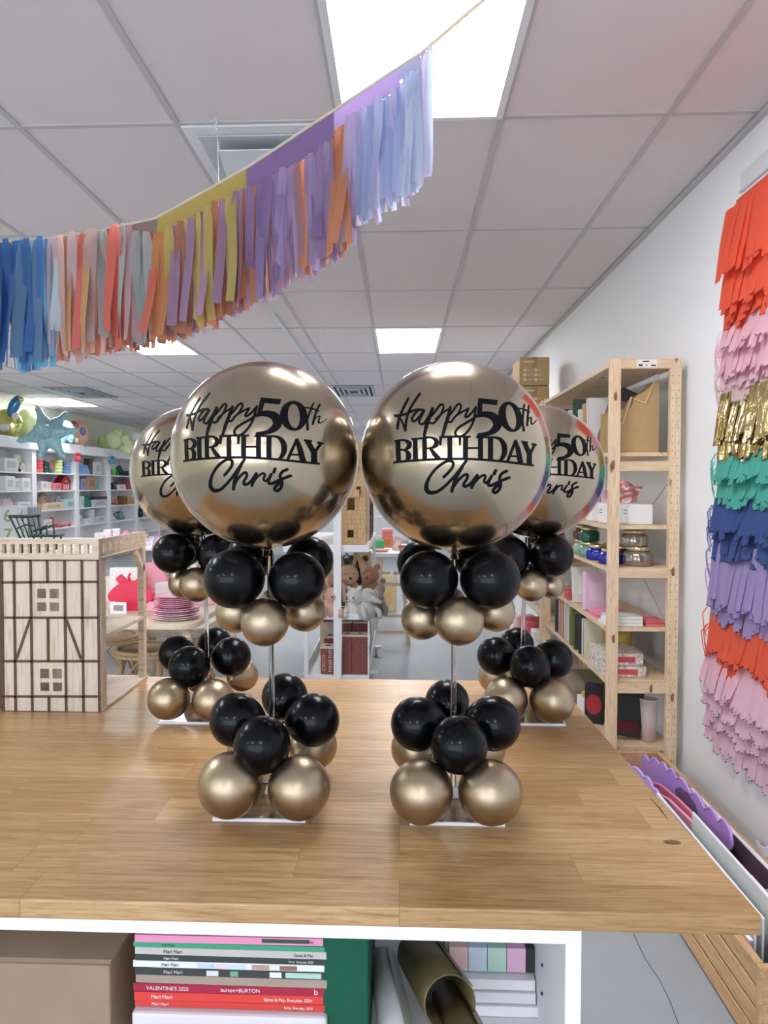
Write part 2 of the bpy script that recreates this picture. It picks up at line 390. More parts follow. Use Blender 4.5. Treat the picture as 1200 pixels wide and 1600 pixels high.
st(Z2, 20, (850,275),(838,380),(828,500),(845,625,26))
st(Z2, 13, (765,325),(850,340),(920,376))
st(Z2, 20, (910,290),(900,400),(890,555))
st(Z2, 13, (893,510),(920,452),(945,455),(942,510),(958,540),(990,512),(1008,490))
HD = len(ST)
def z2to1(*p): return [(x+1028.57, y) + tuple(r) for x, y, *r in p]
st(Z1, 32, (140,1050),(340,1030),(700,1008),(1000,1002), *z2to1((150,1006),(400,1022),(600,1042),(960,1088)))
st(Z1, 60, (184,765),(195,1040), curve=False); st(Z1, 22, (138,766),(205,756), curve=False)
st(Z1, 25, (190,755,25),(270,752,30),(335,790,60),(332,840,58),(280,878,25),(210,882,20))
st(Z1, 25, (210,876,22),(290,892,32),(326,940,64),(322,1000,58),(280,1032,30),(200,1040,25))
st(Z1, 62, (416,740),(422,1030), curve=False); st(Z1, 26, (365,738),(500,729), curve=False)
st(Z1, 60, (541,715),(546,1012), curve=False); st(Z1, 25, (480,727),(620,717), curve=False)
st(Z1, 25, (560,716,25),(650,722,32),(702,768,64),(692,822,58),(640,855,30),(570,865,20))
st(Z1, 50, (620,860,36),(675,940,58),(738,1008,62), curve=False)
st(Z1, 30, (740,712),(1042,702), curve=False); st(Z1, 40, (760,712,44),(755,822,26), curve=False); st(Z1, 40, (1016,702,44),(1018,822,26), curve=False)
st(Z1, 66, (881,710),(883,1002), curve=False)
st(Z1, 68, (1092,706),(1090,1002), curve=False); st(Z1, 26, (1045,706),(1162,706), curve=False)
st(Z2, 26, (80,858),(245,858), curve=False); st(Z2, 66, (263,714),(265,1012), curve=False); st(Z2, 26, (205,713),(335,713), curve=False)
st(Z2, 66, (398,725),(398,1015), curve=False)
st(Z2, 26, (330,714,26),(470,718,30),(540,752,50),(582,830,68),(584,920,68),(556,990,50),(515,1030,30))
st(Z2, 34, (738,752),(625,1038), curve=False); st(Z2, 60, (728,748,34),(768,880,60),(802,1062,66), curve=False); st(Z2, 26, (665,965),(778,969), curve=False)
st(Z2, 55, (848,775),(918,935), curve=False); st(Z2, 30, (988,815),(925,945), curve=False); st(Z2, 60, (921,920),(918,1080), curve=False)
st(Z2, 24, (812,768),(898,786), curve=False); st(Z2, 24, (953,799),(1014,820), curve=False)
HC = len(ST)
st(Z3, 34, (325,415),(370,372),(425,305),(435,250),(400,226),(335,242),(240,312),(165,405),(125,495,44),(125,565,50),(170,600,42),(250,585,36),(340,520),(430,430),(520,320),(590,222))
st(Z3, 38, (545,290),(490,390),(450,470),(420,580))
st(Z3, 32, (430,545),(490,460),(560,395),(600,385),(600,430),(562,490),(562,525),(610,515),(660,470),(715,398))
st(Z3, 36, (718,395),(682,470),(652,538))
st(Z3, 27, (660,520),(730,432),(790,395),(815,408),(795,468),(828,478),(885,410))
st(Z3, 32, (888,402),(856,465),(850,512),(900,508),(990,462),(1092,422))
st(Z3, 34, (935,338),(916,380))
st(Z3, 32, (1062,345),(1005,378),(980,430),(994,500),(975,560),(932,600),(903,585),(920,548),(985,495))
def catmull(P, k=7):
    if len(P) < 3: return P
    out = []
    for i in range(len(P)-1):
        p0 = P[max(i-1,0)]; p1 = P[i]; p2 = P[i+1]; p3 = P[min(i+2,len(P)-1)]
        for j in range(k):
            t = j/k
            out.append(tuple(.5*((2*b_)+(-a+c)*t+(2*a-5*b_+4*c-d)*t*t+(-a+3*b_-3*c+d)*t**3) for a,b_,c,d in zip(p0,p1,p2,p3)))
    out.append(P[-1]); return out
ORC = on_y(711, 714, 1.19); ORR = 147*1.19/F*.995
def to_sphere(px, py):
    d = ray(px, py); o = CO - ORC; a = d.dot(d); b_ = d.dot(o); c = o.dot(o) - ORR*ORR; disc = b_*b_ - a*c
    tt = (-b_ - math.sqrt(disc))/a if disc > 0 else -b_/a
    return (o + d*tt).normalized()
def stroke_mesh(lo, hi):
    m = MB()
    for z, pts, cv in ST[lo:hi]:
        if not cv:
            P = []
            for a, c in zip(pts, pts[1:]):
                for j in range(6): P.append(tuple(u+(v_-u)*j/6 for u, v_ in zip(a, c)))
            P.append(pts[-1])
        else: P = catmull(pts, 8)
        vs = []; n = len(P); rows = []
        for i, (x, y, w_) in enumerate(P):
            a = P[max(i-1,0)]; c = P[min(i+1,n-1)]; dx, dy = c[0]-a[0], c[1]-a[1]; L_ = math.hypot(dx, dy) or 1
            nx, ny = -dy/L_, dx/L_
            rows.append([(x+nx*w_/2*q, y+ny*w_/2*q) for q in (-1,-.33,.33,1)])
        R_ = ORR + .0006
        V = [to_sphere(z[0]+x*z[2], z[1]+y*z[2])*R_ for r in rows for x, y in r]
        m.add(V, [(i*4+j, i*4+j+1, i*4+4+j+1, i*4+4+j) for i in range(n-1) for j in range(3)])
        if cv:
            for (x, y, w_) in (P[0], P[-1]):
                C_ = [to_sphere(z[0]+(x+math.cos(q)*w_/2)*z[2], z[1]+(y+math.sin(q)*w_/2)*z[2])*R_ for q in [2*PI*j/10 for j in range(10)]]
                m.add(C_, [tuple(range(10))])
    return m
def zero_mesh():
    m = MB(); n = 40; R_ = ORR+.0006; V = []
    for j in range(n):
        t = 2*PI*j/n
        for (cx, rx, ry) in ((665,154,202),(673,68,166)):
            y = math.sin(t)*ry; x = cx+math.cos(t)*rx+.17*y
            V.append(to_sphere(720+x*140/1200, 600+(440+y)*140/1200)*R_)
    return m.add(V, [(2*j, 2*j+1, (2*j+3)%(2*n), (2*j+2)%(2*n)) for j in range(n)])
LET = [('happy_lettering', stroke_mesh(HB, H5)), ('number_five', stroke_mesh(H5, HT)), ('number_zero', zero_mesh()), ('th_lettering', stroke_mesh(HT, HD)),
       ('birthday_lettering', stroke_mesh(HD, HC)), ('name_lettering', stroke_mesh(HC, len(ST)))]
ringm = mat('acrylic_edge', (246, 246, 248), .4)
def centerpiece(label, plate_px, pole_x, Yp, orb, yaw, balls):
    pc = on_z(plate_px[0], plate_px[1], WT); pd = on_z(plate_px[2], plate_px[1], WT)
    cx = (pc.x+pd.x)/2; yf = pc.y; wd = abs(pd.x-pc.x); th = .0045
    t = thing('balloon_centerpiece', label, 'balloon centerpiece', (cx, Yp, WT), 0, 'birthday balloon centerpieces')
    m = MB(); m.box(-wd/2+.003, wd/2-.003, yf-Yp+.003, yf-Yp+wd-.003, .0002, th); bp = m.build('base_plate', CLEAR, t)
    m = MB(); h = wd/2; a0 = yf-Yp
    m.box(-h, h, a0, a0+.003, 0, th+.0002); m.box(-h, h, a0+wd-.003, a0+wd, 0, th+.0002); m.box(-h, -h+.003, a0+.003, a0+wd-.003, 0, th+.0002); m.box(h-.003, h, a0+.003, a0+wd-.003, 0, th+.0002)
    m.build('plate_edge', ringm, bp)
    px_ = on_y(pole_x, 1000, Yp).x
    oc = on_y(orb[0], orb[1], Yp); orr = orb[2]*Yp/F*.995
    m = MB(); m.tube([(px_, Yp, WT+.005), (px_, Yp, WT+.2), (px_+.3*(oc.x-px_), Yp, oc.z-orr)], .0045, 12)
    m.build('clear_pole', CLEAR, t, True)
    m = MB(); m.tube([(px_, Yp, WT+.004), (px_, Yp, WT+.02)], [.012,.006], 12); m.build('pole_socket', ringm, t, True)
    m = MB()
    prof = [(.0001,-1.10),(.05,-1.08),(.035,-1.03),(.10,-.995)]
    for i in range(3, 49):
        th_ = PI*i/48; prof.append((max(.0001, math.sin(th_)), -math.cos(th_)))
    m.lathe([(r*orr, z*orr) for r, z in prof], (0,0,0), 72)
    ob = m.build('orb_balloon', orbm, t); ob.location = oc - Vector((cx, Yp, WT))
    tag(ob, 'large gold mirror orb balloon')
    k = orr/ORR
    for nm, me in LET:
        q = MB(); q.v = [v*k for v in me.v]; q.f = me.f; q.sm = me.sm
        lo = q.build(nm, BLACK, ob); lo.rotation_euler = (0, 0, yaw)
    for kind, bx, by, r, Y, ay in balls:
        c = on_y(bx, by, Y); r0 = r; r = r0*Y/F
        while c.z - r*.99 < WT+.0048 and Y > .9: Y *= .998; c = on_y(bx, by, Y); r = r0*Y/F
        anchor = Vector((px_, Yp, on_y(pole_x, ay, Yp).z))
        d = (c - anchor).normalized()
        o = bpy.data.objects.new('gold_balloon' if kind == 'g' else 'black_balloon', bg if kind == 'g' else bk); col.objects.link(o); o.parent = t
        o.location = c - Vector((cx, Yp, WT)); o.rotation_mode = 'QUATERNION'; o.rotation_quaternion = d.to_track_quat('Z', 'Y')
        o.scale = (r*.985, r*.985, r*1.05)
    return t
Yf, Yb = 1.19, 1.665
centerpiece('front left gold orb balloon centerpiece on the counter', (332, 1283, 478), 424, Yf, (415, 712, 146.5), math.radians(-3), [
    ('g',362,1226,52,1.14,1215), ('g',466,1230,50.5,1.14,1215), ('g',488,1166,38,1.27,1200), ('g',392,1168,37,1.27,1200),
    ('k',372,1125,43,1.18,1130), ('k',410,1163,46,1.105,1140), ('k',487,1125,42,1.18,1130), ('k',444,1090,37,1.25,1130),
    ('k',368,904,47.5,1.14,900), ('k',462,906,45,1.14,900), ('k',482,876,38,1.25,900), ('k',392,872,38,1.25,900),
    ('g',414,971,38.5,1.125,950), ('g',372,955,34,1.19,945), ('g',474,954,33,1.2,945), ('g',434,945,30,1.25,945)])
centerpiece('front right gold orb balloon centerpiece on the counter', (640, 1289, 788), 709, Yf, (711, 714, 147), 0, [
    ('g',660,1236,50.5,1.14,1215), ('g',764,1237,50.5,1.14,1215), ('g',650,1170,38,1.27,1200), ('g',752,1170,37,1.27,1200),
    ('k',655,1131,42.5,1.18,1130), ('k',717,1163,45.5,1.105,1140), ('k',768,1130,43,1.18,1130), ('k',699,1098,35,1.25,1130),
    ('k',672,905,46,1.14,900), ('k',764,905,46.5,1.14,900), ('k',655,880,34,1.26,900), ('k',745,874,36,1.25,900),
    ('g',717,969,39,1.125,950), ('g',662,965,34,1.18,945), ('g',771,955,32,1.2,945), ('g',700,945,30,1.25,945)])
centerpiece('back left orb balloon centerpiece beside the wooden doll tower', (247, 1131, 352), 323, Yb, (307, 737, 102), math.radians(4), [
    ('g',265,1092,33.5,1.6,1085), ('g',333,1094,34,1.6,1085), ('g',378,1056,25,1.75,1075), ('g',312,1058,25,1.75,1075),
    ('k',278,1021,29,1.65,1030), ('k',297,1041,33,1.59,1035), ('k',360,1026,31,1.65,1030), ('k',335,1008,28,1.73,1030),
    ('k',272,865,32,1.62,868), ('k',338,866,32,1.62,868), ('k',352,862,28,1.73,868), ('k',290,858,28,1.73,868),
    ('g',308,913,28,1.61,905), ('g',288,911,24,1.66,905), ('g',352,908,24,1.68,905), ('g',326,902,22,1.73,905)])
centerpiece('back right orb balloon centerpiece beside the pine shelving', (764, 1133, 883), 817, Yb, (839, 737, 102), math.radians(-2), [
    ('g',791,1092,34.5,1.6,1085), ('g',861,1094,35,1.6,1085), ('g',775,1057,27,1.75,1075), ('g',846,1060,26,1.75,1075),
    ('k',777,1025,30,1.65,1030), ('k',827,1041,33,1.59,1035), ('k',862,1030,31,1.65,1030), ('k',808,1008,27,1.73,1030),
    ('k',796,870,33,1.62,868), ('k',860,868,33.5,1.62,868), ('k',790,860,28,1.73,868), ('k',848,856,28,1.73,868),
    ('g',830,914,25.5,1.61,905), ('g',794,910,25,1.66,905), ('g',860,915,20,1.69,905), ('g',824,902,22,1.73,905)])
# ------------------------------------------------------------------ generic goods
def carton(name, label, cat, loc, dim, rgb, rz=0, panel=None, group=None, lid=None, rough=.55, panelside='-y', m=None):
    """box with a body, a lid or flap seam and a printed panel; loc is the centre of its base"""
    w_, d_, h_ = dim
    t = thing(name, label, cat, loc, rz, group)
    b_ = MB(); hb = h_*(.72 if lid else 1)
    b_.box(-w_/2, w_/2, -d_/2, d_/2, 0, hb); b_.build('body', m or paint(rgb, rough), t, bevel=min(w_, d_, h_)*.04)
    if lid:
        b_ = MB(); e = min(w_, d_)*.015+.001; b_.box(-w_/2-e, w_/2+e, -d_/2-e, d_/2+e, hb, h_); b_.build('lid', paint(lid), t, bevel=min(w_, d_, h_)*.04)
    if panel:
        b_ = MB()
        if panelside == '-y': b_.box(-w_*.3, w_*.3, -d_/2-.0012, -d_/2, hb*.25, hb*.75)
        elif panelside == '+x': b_.box(w_/2, w_/2+.0012, -d_*.3, d_*.3, hb*.25, hb*.75)
        elif panelside == 'top': b_.box(-w_*.32, w_*.32, -d_*.32, d_*.32, h_, h_+.0012)
        b_.build('printed_panel', paint(panel), t)
    return t
def jar(label, loc, r, h, rgb, lidrgb=(205, 190, 150), group=None, metal=0.0, flute=.05):
    t = thing('glass_jar', label, 'jar', loc, 0, group)
    m_ = mat('jar_%d_%d_%d' % rgb, rgb, .12, metal, coat=.6)
    q = MB(); q.lathe([(r*.86,0),(r*.98,h*.05),(r*1.0,h*.3),(r*.99,h*.58),(r*.86,h*.7),(r*.74,h*.78)], (0,0,0), 36, flute=flute, nf=14); q.build('body', m_, t)
    q = MB(); q.lathe([(r*.78,h*.78),(r*.82,h*.8),(r*.82,h*.97),(r*.76,h)], (0,0,0), 28); q.build('lid', mat('lid_%d' % lidrgb[0], lidrgb, .25, .8), t)
    return t
def book(name, label, cat, loc, dim, rgb, rz=0, group=None, tilt=0):
    """upright thin book: width x, thickness y, height z"""
    w_, d_, h_ = dim; t = thing(name, label, cat, loc, rz, group)
    if tilt: t.rotation_euler = (tilt, 0, rz)
    q = MB(); q.box(-w_/2, w_/2, -d_/2, -d_/2+.002, 0, h_); q.box(-w_/2, w_/2, d_/2-.002, d_/2, 0, h_); q.box(-w_/2, -w_/2+.002, -d_/2, d_/2, 0, h_); q.build('cover', paint(rgb), t)
    q = MB(); q.box(-w_/2+.002, w_/2-.003, -d_/2+.002, d_/2-.002, .002, h_-.003); q.build('pages', paint((240, 236, 226)), t)
    return t
def bag(name, label, loc, dim, rgb, rz=0, group=None):
    w_, d_, h_ = dim; t = thing(name, label, 'bag', loc, rz, group)
    q = MB(); P = []
    for k, (s_, z_) in enumerate(((.96,0),(1,.3),(.94,.8),(.9,1))):
        dd = (1, .9, .5, .12)[k]
        P.append([(-w_/2*s_, -d_/2*dd, z_*h_), (w_/2*s_, -d_/2*dd, z_*h_), (w_/2*s_, d_/2*dd, z_*h_), (-w_/2*s_, d_/2*dd, z_*h_)])
    for a, c in zip(P, P[1:]): q.hexa(a+c)
    q.build('body', paint(rgb), t)
    q = MB(); q.tube([(-w_*.2,0,h_*.98), (-w_*.15,0,h_*1.2), (w_*.15,0,h_*1.2), (w_*.2,0,h_*.98)], h_*.02, 6); q.build('handle', paint(tuple(int(x*.8) for x in rgb)), t)
    return t
def cup(name, label, loc, r, h, rgb, group=None, cat='cup'):
    t = thing(name, label, cat, loc, 0, group)
    q = MB(); q.lathe([(r*.8,0),(r,h),(r*.93,h),(r*.74,h*.05)], (0,0,0), 24); q.build('body', paint(rgb, .4), t)
    q = MB(); q.tube([(r*math.cos(a), r*math.sin(a), h) for a in [2*PI*i/20 for i in range(21)]], r*.05, 6, caps=False); q.build('rim', WHITE, t)
    return t
# ------------------------------------------------------------------ ribbon garland
def Yg(px): return 1.74 - .26*px/672
def top_line(px):
    K = [(-60,386),(0,379),(80,372),(150,362),(205,350),(245,341),(385,263),(522,173),(625,104),(657,84),(760,-4),(900,-120)]
    for a, c in zip(K, K[1:]):
        if a[0] <= px <= c[0]: return a[1] + (c[1]-a[1])*(px-a[0])/(c[0]-a[0])
    return K[-1][1]
def bot_line(px):
    K = [(-60,588),(0,582),(80,574),(110,565),(165,552),(205,548),(240,542),(300,526),(350,500),(400,478),(440,456),(500,425),(545,395),(560,358),(600,335),(640,314),(676,284),(700,280)]
    for a, c in zip(K, K[1:]):
        if a[0] <= px <= c[0]: return a[1] + (c[1]-a[1])*(px-a[0])/(c[0]-a[0])
    return 300
g0 = on_y(330, 310, 1.6)
gar = thing('ribbon_garland', 'multicoloured fabric ribbon garland strung below the ceiling', 'garland', g0)
m = MB(); m.tube([on_y(p, top_line(p), Yg(p)) for p in (-60,0,80,150,205,245,310,385,450,522,590,657,710,760,830,900)], .0034, 6); m.build('cord', fabric('cord', (226, 214, 190)), gar, True)
HD_ = [('olive_header', 245, 385, 27, 31, (200, 178, 84)), ('purple_header', 385, 522, 36, 50, (148, 116, 172)), ('lilac_header', 522, 625, 30, 34, (206, 178, 230)), ('blue_header', 625, 657, 22, 26, (184, 192, 222)), ('brown_header', 205, 246, 14, 26, (160, 132, 122))]
for nm, a, c, w0, w1, rgb in HD_:
    m = MB(); n = 8
    for sgn in (-1, 1):
        vs = []
        for i in range(n+1):
            px = a+(c-a)*i/n; ty = top_line(px); ww = w0+(w1-w0)*i/n
            vs += [on_y(px, ty, Yg(px)), on_y(px, ty+ww*.5, Yg(px)+sgn*.006), on_y(px, ty+ww, Yg(px)+sgn*.004)]
        m.add(vs, [(i*3+j, i*3+j+1, i*3+3+j+1, i*3+3+j) for i in range(n) for j in range(2)], True)
    h_ = m.build(nm, fabric('fab_%d_%d_%d' % rgb, rgb), gar, True); h_['label'] = nm.replace('_header', '') + ' folded header band'
def seg_color(px, R):
    def pick(*c): return c[R.randrange(len(c))]
    if px < 35: return pick((52,112,186), (40,98,170), (70,130,198))
    if px < 58: return pick((118,158,190), (96,140,182), (52,110,180))
    if px < 74: return pick((44,104,180), (60,120,192), (120,160,196))
    if px < 92: return pick((196,214,220), (240,112,112), (214,180,184))
    if px < 118: return pick((224,170,116), (222,178,170), (206,178,180))
    if px < 132: return pick((196,160,156), (244,112,108), (206,176,172))
    if px < 155: return pick((232,182,96), (226,176,100), (198,164,160))
    if px < 170: return pick((190,168,170), (170,172,168))
    if px < 190: return pick((246,112,96), (232,158,104), (246,122,104))
    if px < 212: return pick((176,190,184), (206,158,164), (224,170,180))
    if px < 236: return pick((168,172,168), (184,186,182), (160,178,176))
    if px < 264: return pick((230,124,70), (240,112,86), (222,142,80))
    if px < 386: return pick((208,184,88), (214,192,92), (208,184,88), (186,138,178), (198,122,84), (172,132,176))
    if px < 528: return pick((160,128,184), (148,116,172), (176,150,200), (160,128,184), (226,138,84), (170,148,186), (184,130,140))
    if px < 556: return pick((176,150,206), (190,170,214), (224,140,92))
    if px < 626: return pick((170,186,226), (184,196,230), (164,178,220), (194,190,228))
    return pick((196,210,234), (186,204,232), (206,214,236), (200,180,214))
def ribbon(m, px, len0, len1, wpx, R, dy=0, lean=0):
    y0 = len0; n = 9; Y = Yg(px)+dy; wd = wpx*Y/F
    a0 = R.uniform(-.45, .45); tw = R.uniform(-1.0, 1.0); ph = R.uniform(0, 6); am = R.uniform(.002, .011)
    vs = []
    for i in range(n+1):
        t = i/n; c = on_y(px + lean*t, y0+(len1-y0)*t, Y); ang = a0 + tw*t
        c += Vector((am*math.sin(ph+4*t)*t, am*1.5*math.cos(ph*1.3+3*t), 0))
        u = Vector((math.cos(ang), math.sin(ang), 0))*(wd/2)*(1 if i else .6)
        vs += [c-u, c + Vector((-u.y, u.x, 0))*.22, c+u]
    if R.random() < .8: vs[-3].z += wd*R.uniform(-.5,.5)
    m.add(vs, [(i*3+j, i*3+j+1, i*3+3+j+1, i*3+3+j) for i in range(n) for j in range(2)], True)
def header_w(px):
    for nm, a, c, w0, w1, rgb in HD_:
        if a <= px < c: return w0+(w1-w0)*(px-a)/(c-a) - 3
    return 0
R = random.Random(5)
N = 96; px = -30.0
for i in range(N):
    px = -30 + 702*i/(N-1) + R.uniform(-2, 2); rgb = seg_color(px, R)
    m = MB(); ribbon(m, px, top_line(px)+header_w(px)-(2 if header_w(px) == 0 else 0), bot_line(px)+(R.uniform(-24, -6) if R.random() < .75 else R.uniform(-60, -20)), (R.uniform(13, 19) if px < 245 else R.uniform(11.5, 16.5)), R, -.012+R.uniform(-.008, .004), R.uniform(-10, 10))
    m.build('ribbon', fabric('fab_%d_%d_%d' % rgb, rgb), gar, True)
BK = [(-30, 60, (66,128,196)), (30, 110, (96,180,226)), (84, 250, (226,132,112)), (100, 262, (214,172,160)), (150, 390, (200,130,100)), (250, 400, (176,132,172)), (265, 560, (232,146,96)), (380, 566, (178,150,196)), (540, 674, (196,206,236)), (560, 674, (214,190,216)), (390, 480, (196,176,208))]
for a, c, rgb in BK:
    m = MB()
    for k in range(int((c-a)/9)):
        p = a+9*k+R.uniform(-4, 4)
        ribbon(m, p, top_line(p)+header_w(p), bot_line(p)+R.uniform(-10, 3), R.uniform(8, 12), R, R.uniform(.008, .03), R.uniform(-6, 6))
    o = m.build('back_ribbon_layer', fabric('fab_%d_%d_%d' % rgb, rgb), gar, True); o['kind'] = 'stuff'
# ------------------------------------------------------------------ wall fringe backdrop
fr = thing('fringe_backdrop', 'striped tissue and foil fringe backdrop hanging on the right wall', 'wall hanging', (X1-.005, 2.5, 2.5))
def foil(rgb): return mat('foil_gold', rgb, .16, 1, bump=.9, bscale=26)
TI = [  # rows: (y_top px, y_bottom px at the left edge), colour
 ('orange_fringe', (254, 112, 74), [(330,440),(400,492),(440,512),(470,535)]),
 ('pink_fringe', (252, 214, 228), [(505,555),(520,590),(560,606)]),
 ('blush_fringe', (244, 218, 216), [(560,632)]),
 ('gold_foil_fringe', None, [(612,690),(625,716),(630,724)]),
 ('teal_fringe', (96, 204, 188), [(700,752),(735,786),(770,815)]),
 ('navy_fringe', (66, 96, 168), [(780,838),(812,872),(850,905)]),
 ('lilac_fringe', (192, 172, 224), [(850,950),(880,975),(880,1000)]),
 ('coral_fringe', (254, 112, 74), [(955,1030),(980,1058),(985,1080)]),
 ('pale_pink_fringe', (252, 220, 234), [(1030,1090),(1060,1122),(1090,1150),(1110,1185)])]
R = random.Random(11)
def zf(py): return CAMZ - (py-760)*2.9/F
yl0 = on_x(1147, 320, X1-.02).y
for ti, (nm, rgb, rows) in enumerate(TI):
    m = MB(); mt = foil((200, 182, 128)) if rgb is None else fabric('tis_%d_%d_%d' % rgb, rgb)
    for ri, (ya, yb) in enumerate(rows):
        off = .018 + .012*(len(rows)-ri)
        za, zb = zf(ya), zf(yb); sprd = (ya-320)/870*.16 + .01*ri/len(rows) - .012
        y = 2.02
        while y < yl0 + sprd:
            wd = R.uniform(.036, .06); zz = zb + R.uniform(-.02, .025); dx0 = R.uniform(0, .008); n = 6
            lean = R.uniform(-.006, .008); a = R.uniform(-.16, .16); vs = []
            for i in range(n+1):
                t = i/n; x = X1 - off*(.55+.6*t) - dx0 - .004*math.sin(t*3+y*17); c = Vector((x, y+lean*t, za+(zz-za)*t))
                u = Vector((math.sin(a*t), math.cos(a*t), 0))*wd*(.52-.08*t)
                vs += [c-u, c+Vector((-.004,0,0)), c+u]
            # folded loop at the bottom
            c = Vector((x-.004, y+lean, zz-.004)); vs += [c-u*.8, c, c+u*.8]; c = Vector((x+.008, y+lean, zz+.02)); vs += [c-u, c, c+u]; n += 2
            m.add(vs, [(i*3+j, i*3+j+1, i*3+3+j+1, i*3+3+j) for i in range(n) for j in range(2)], True)
            y += wd*.6
    # a few loose strands at the free edge
    for k in range(4 if ti not in (0, 3) else 0):
        ya = rows[0][0]+R.uniform(5, 40); y = yl0+(ya-320)/870*.16+R.uniform(0,.03); c = Vector((X1-.04, y, zf(ya)))
        P = [c, c+Vector((-.01,.02,-.03)), c+Vector((0,.035,-.08)), c+Vector((.01,.03,-.13))]
        vs = []
        for q in P: vs += [q+Vector((0,-.006,0)), q+Vector((0,.006,0))]
        m.add(vs, [(2*i,2*i+1,2*i+3,2*i+2) for i in range(3)], True)
    o = m.build(nm, mt, fr, True); o['label'] = nm.replace('_', ' ') + ' rows'; o['kind'] = 'stuff'
m = MB(); m.box(X1-.012, X1-.008, 2.0, yl0+.0, zf(332), zf(318)+.01); m.build('header_sheet', fabric('tis_or2', (250, 118, 84)), fr, True)
m = MB(); m.box(X1-.012, X1-.003, 2.0, yl0-.02, zf(306), zf(303)); m.build('hanging_rail', mat('clear_rail', (214, 218, 224), .2), fr, True)
m = MB(); m.box(X1-.006, X1-.004, 2.0, yl0-.02, zf(303), zf(276)); m.build('hang_strip', mat('clear_strip', (226, 229, 234), .2), fr, True)
# ------------------------------------------------------------------ pine shelving on the right
SX0, SX1 = .955, 1.275
def pine_unit(label, ya, yb, levels, front=True, braces=True):
    t = thing('pine_shelving_unit', label, 'shelving unit', ((SX0+SX1)/2, (ya+yb)/2, 0))
    H = 2.0
    for fy in (ya, yb-.045):
        for x in (SX0, SX1-.049):
            m = MB(); m.box(x, x+.049, fy, fy+.03, 0, H); p = m.build('post', PINE, t, True, .002)
            if fy == ya and front:
                for side in (.011, .037) if x > 1.1 else ():
                    q = MB()
                    for k in range(54): q.tube([(x+side, fy-.0006, .12+k*.034), (x+side, fy+.001, .12+k*.034)], .0022, 6)
                    o = q.build('peg_hole_row', darkm, p, True)
        for z in (1.955, 1.49, 1.0, .465, .1):
            m = MB(); m.box(SX0+.049, SX1-.049, fy+.004, fy+.026, z, z+.045); m.build('rail', PINEW, t, True, .0015)
    for z in levels:
        m = MB(); m.box(SX0+.003, SX1-.003, ya+.034, yb-.05, z-.018, z); m.build('shelf_board', PINEX, t, True, .001)
    if braces:
        m = MB(); m.bar((SX1-.01, ya+.1, 1.45), (SX1-.01, yb-.1, .75), .005, .002); m.build('cross_brace', slatm, t, True)
        m = MB(); m.bar((SX1-.007, yb-.1, 1.45), (SX1-.007, ya+.1, .75), .005, .002); m.build('cross_brace', slatm, t, True)
    return t
LV = [1.985, 1.577, 1.24, 1.045, .765, .52, .205]
u1 = pine_unit('pale pine shelving unit against the right wall, nearest the counter', 3.47, 5.05, LV)
m = MB(); m.box(1.075, 1.165, 3.4725, 3.474, 1.962, 1.996); lb = m.build('paper_label', paint((236, 232, 226)), u1, True)
q = MB()
for (a, c, z0, z1) in ((1.082,1.10,1.966,1.975),(1.10,1.13,1.985,1.99),(1.138,1.16,1.966,1.972),(1.115,1.122,1.968,1.973)): q.box(a, c, 3.472, 3.4726, z0, z1)
q.build('label_print', darkm, lb, True)
for (x, z) in ((.982,1.83),(.975,1.52),(.985,.72),(1.25,1.03),(1.255,.45),(1.25,.14),(1.16,.488)):
    MB().lathe([(.0001,.0006),(.008,.0005),(.012,0)], (0,0,0), 12, 1, 1.7).build('wood_knot', paint((150, 104, 74)), u1)
    o = u1.children[-1] if False else [c for c in u1.children if c.name.startswith('wood_knot')][-1]
    o.rotation_euler = (PI/2, 0, .3); o.location = (x-u1.location.x, (3.469 if z != .488 else 3.4735)-u1.location.y, z)
pine_unit('pine shelving unit behind the first one, with kraft boxes on top', 5.12, 6.7, [1.985, 1.6, 1.25, .9, .55, .205], False)
# boxes above
for k, (z, lab) in enumerate(((2.2125, 'printed cardboard box on top of the far pine shelving, upper of two'), (1.987, 'printed cardboard box on the far pine shelving, lower of two'))):
    t = carton('cardboard_box', lab, 'box', (1.055, 6.15, z+.001), (.235, .36, .222), (186, 150, 98), m=KRAFT, group='cardboard boxes on the shelving')
    q = MB()
    for cx in (-.075, .01):
        for j in range(3):
            if k and cx < 0: continue
            q = MB(); q.lathe([(.012,0),(.012,.001)], (0,0,0), 14); o = q.build('printed_dot', paint((232, 214, 190)), t); o.rotation_euler = (PI/2,0,0); o.location = (cx, -.1802, .045+j*.038)
            q = MB(); q.box(cx+.02, cx+.055, -.1812, -.18, .043+j*.038, .048+j*.038); q.build('printed_line', paint((222, 200, 170)), t)
    q = MB(); q.box(-.09, .0, -.1812, -.18, .18, .192); q.build('printed_line', paint((222, 200, 170)), t)
    q = MB(); q.box(-.02, .02, -.1811, -.18, .14, .222); q.build('packing_tape', paint((170, 134, 84), .3), t)
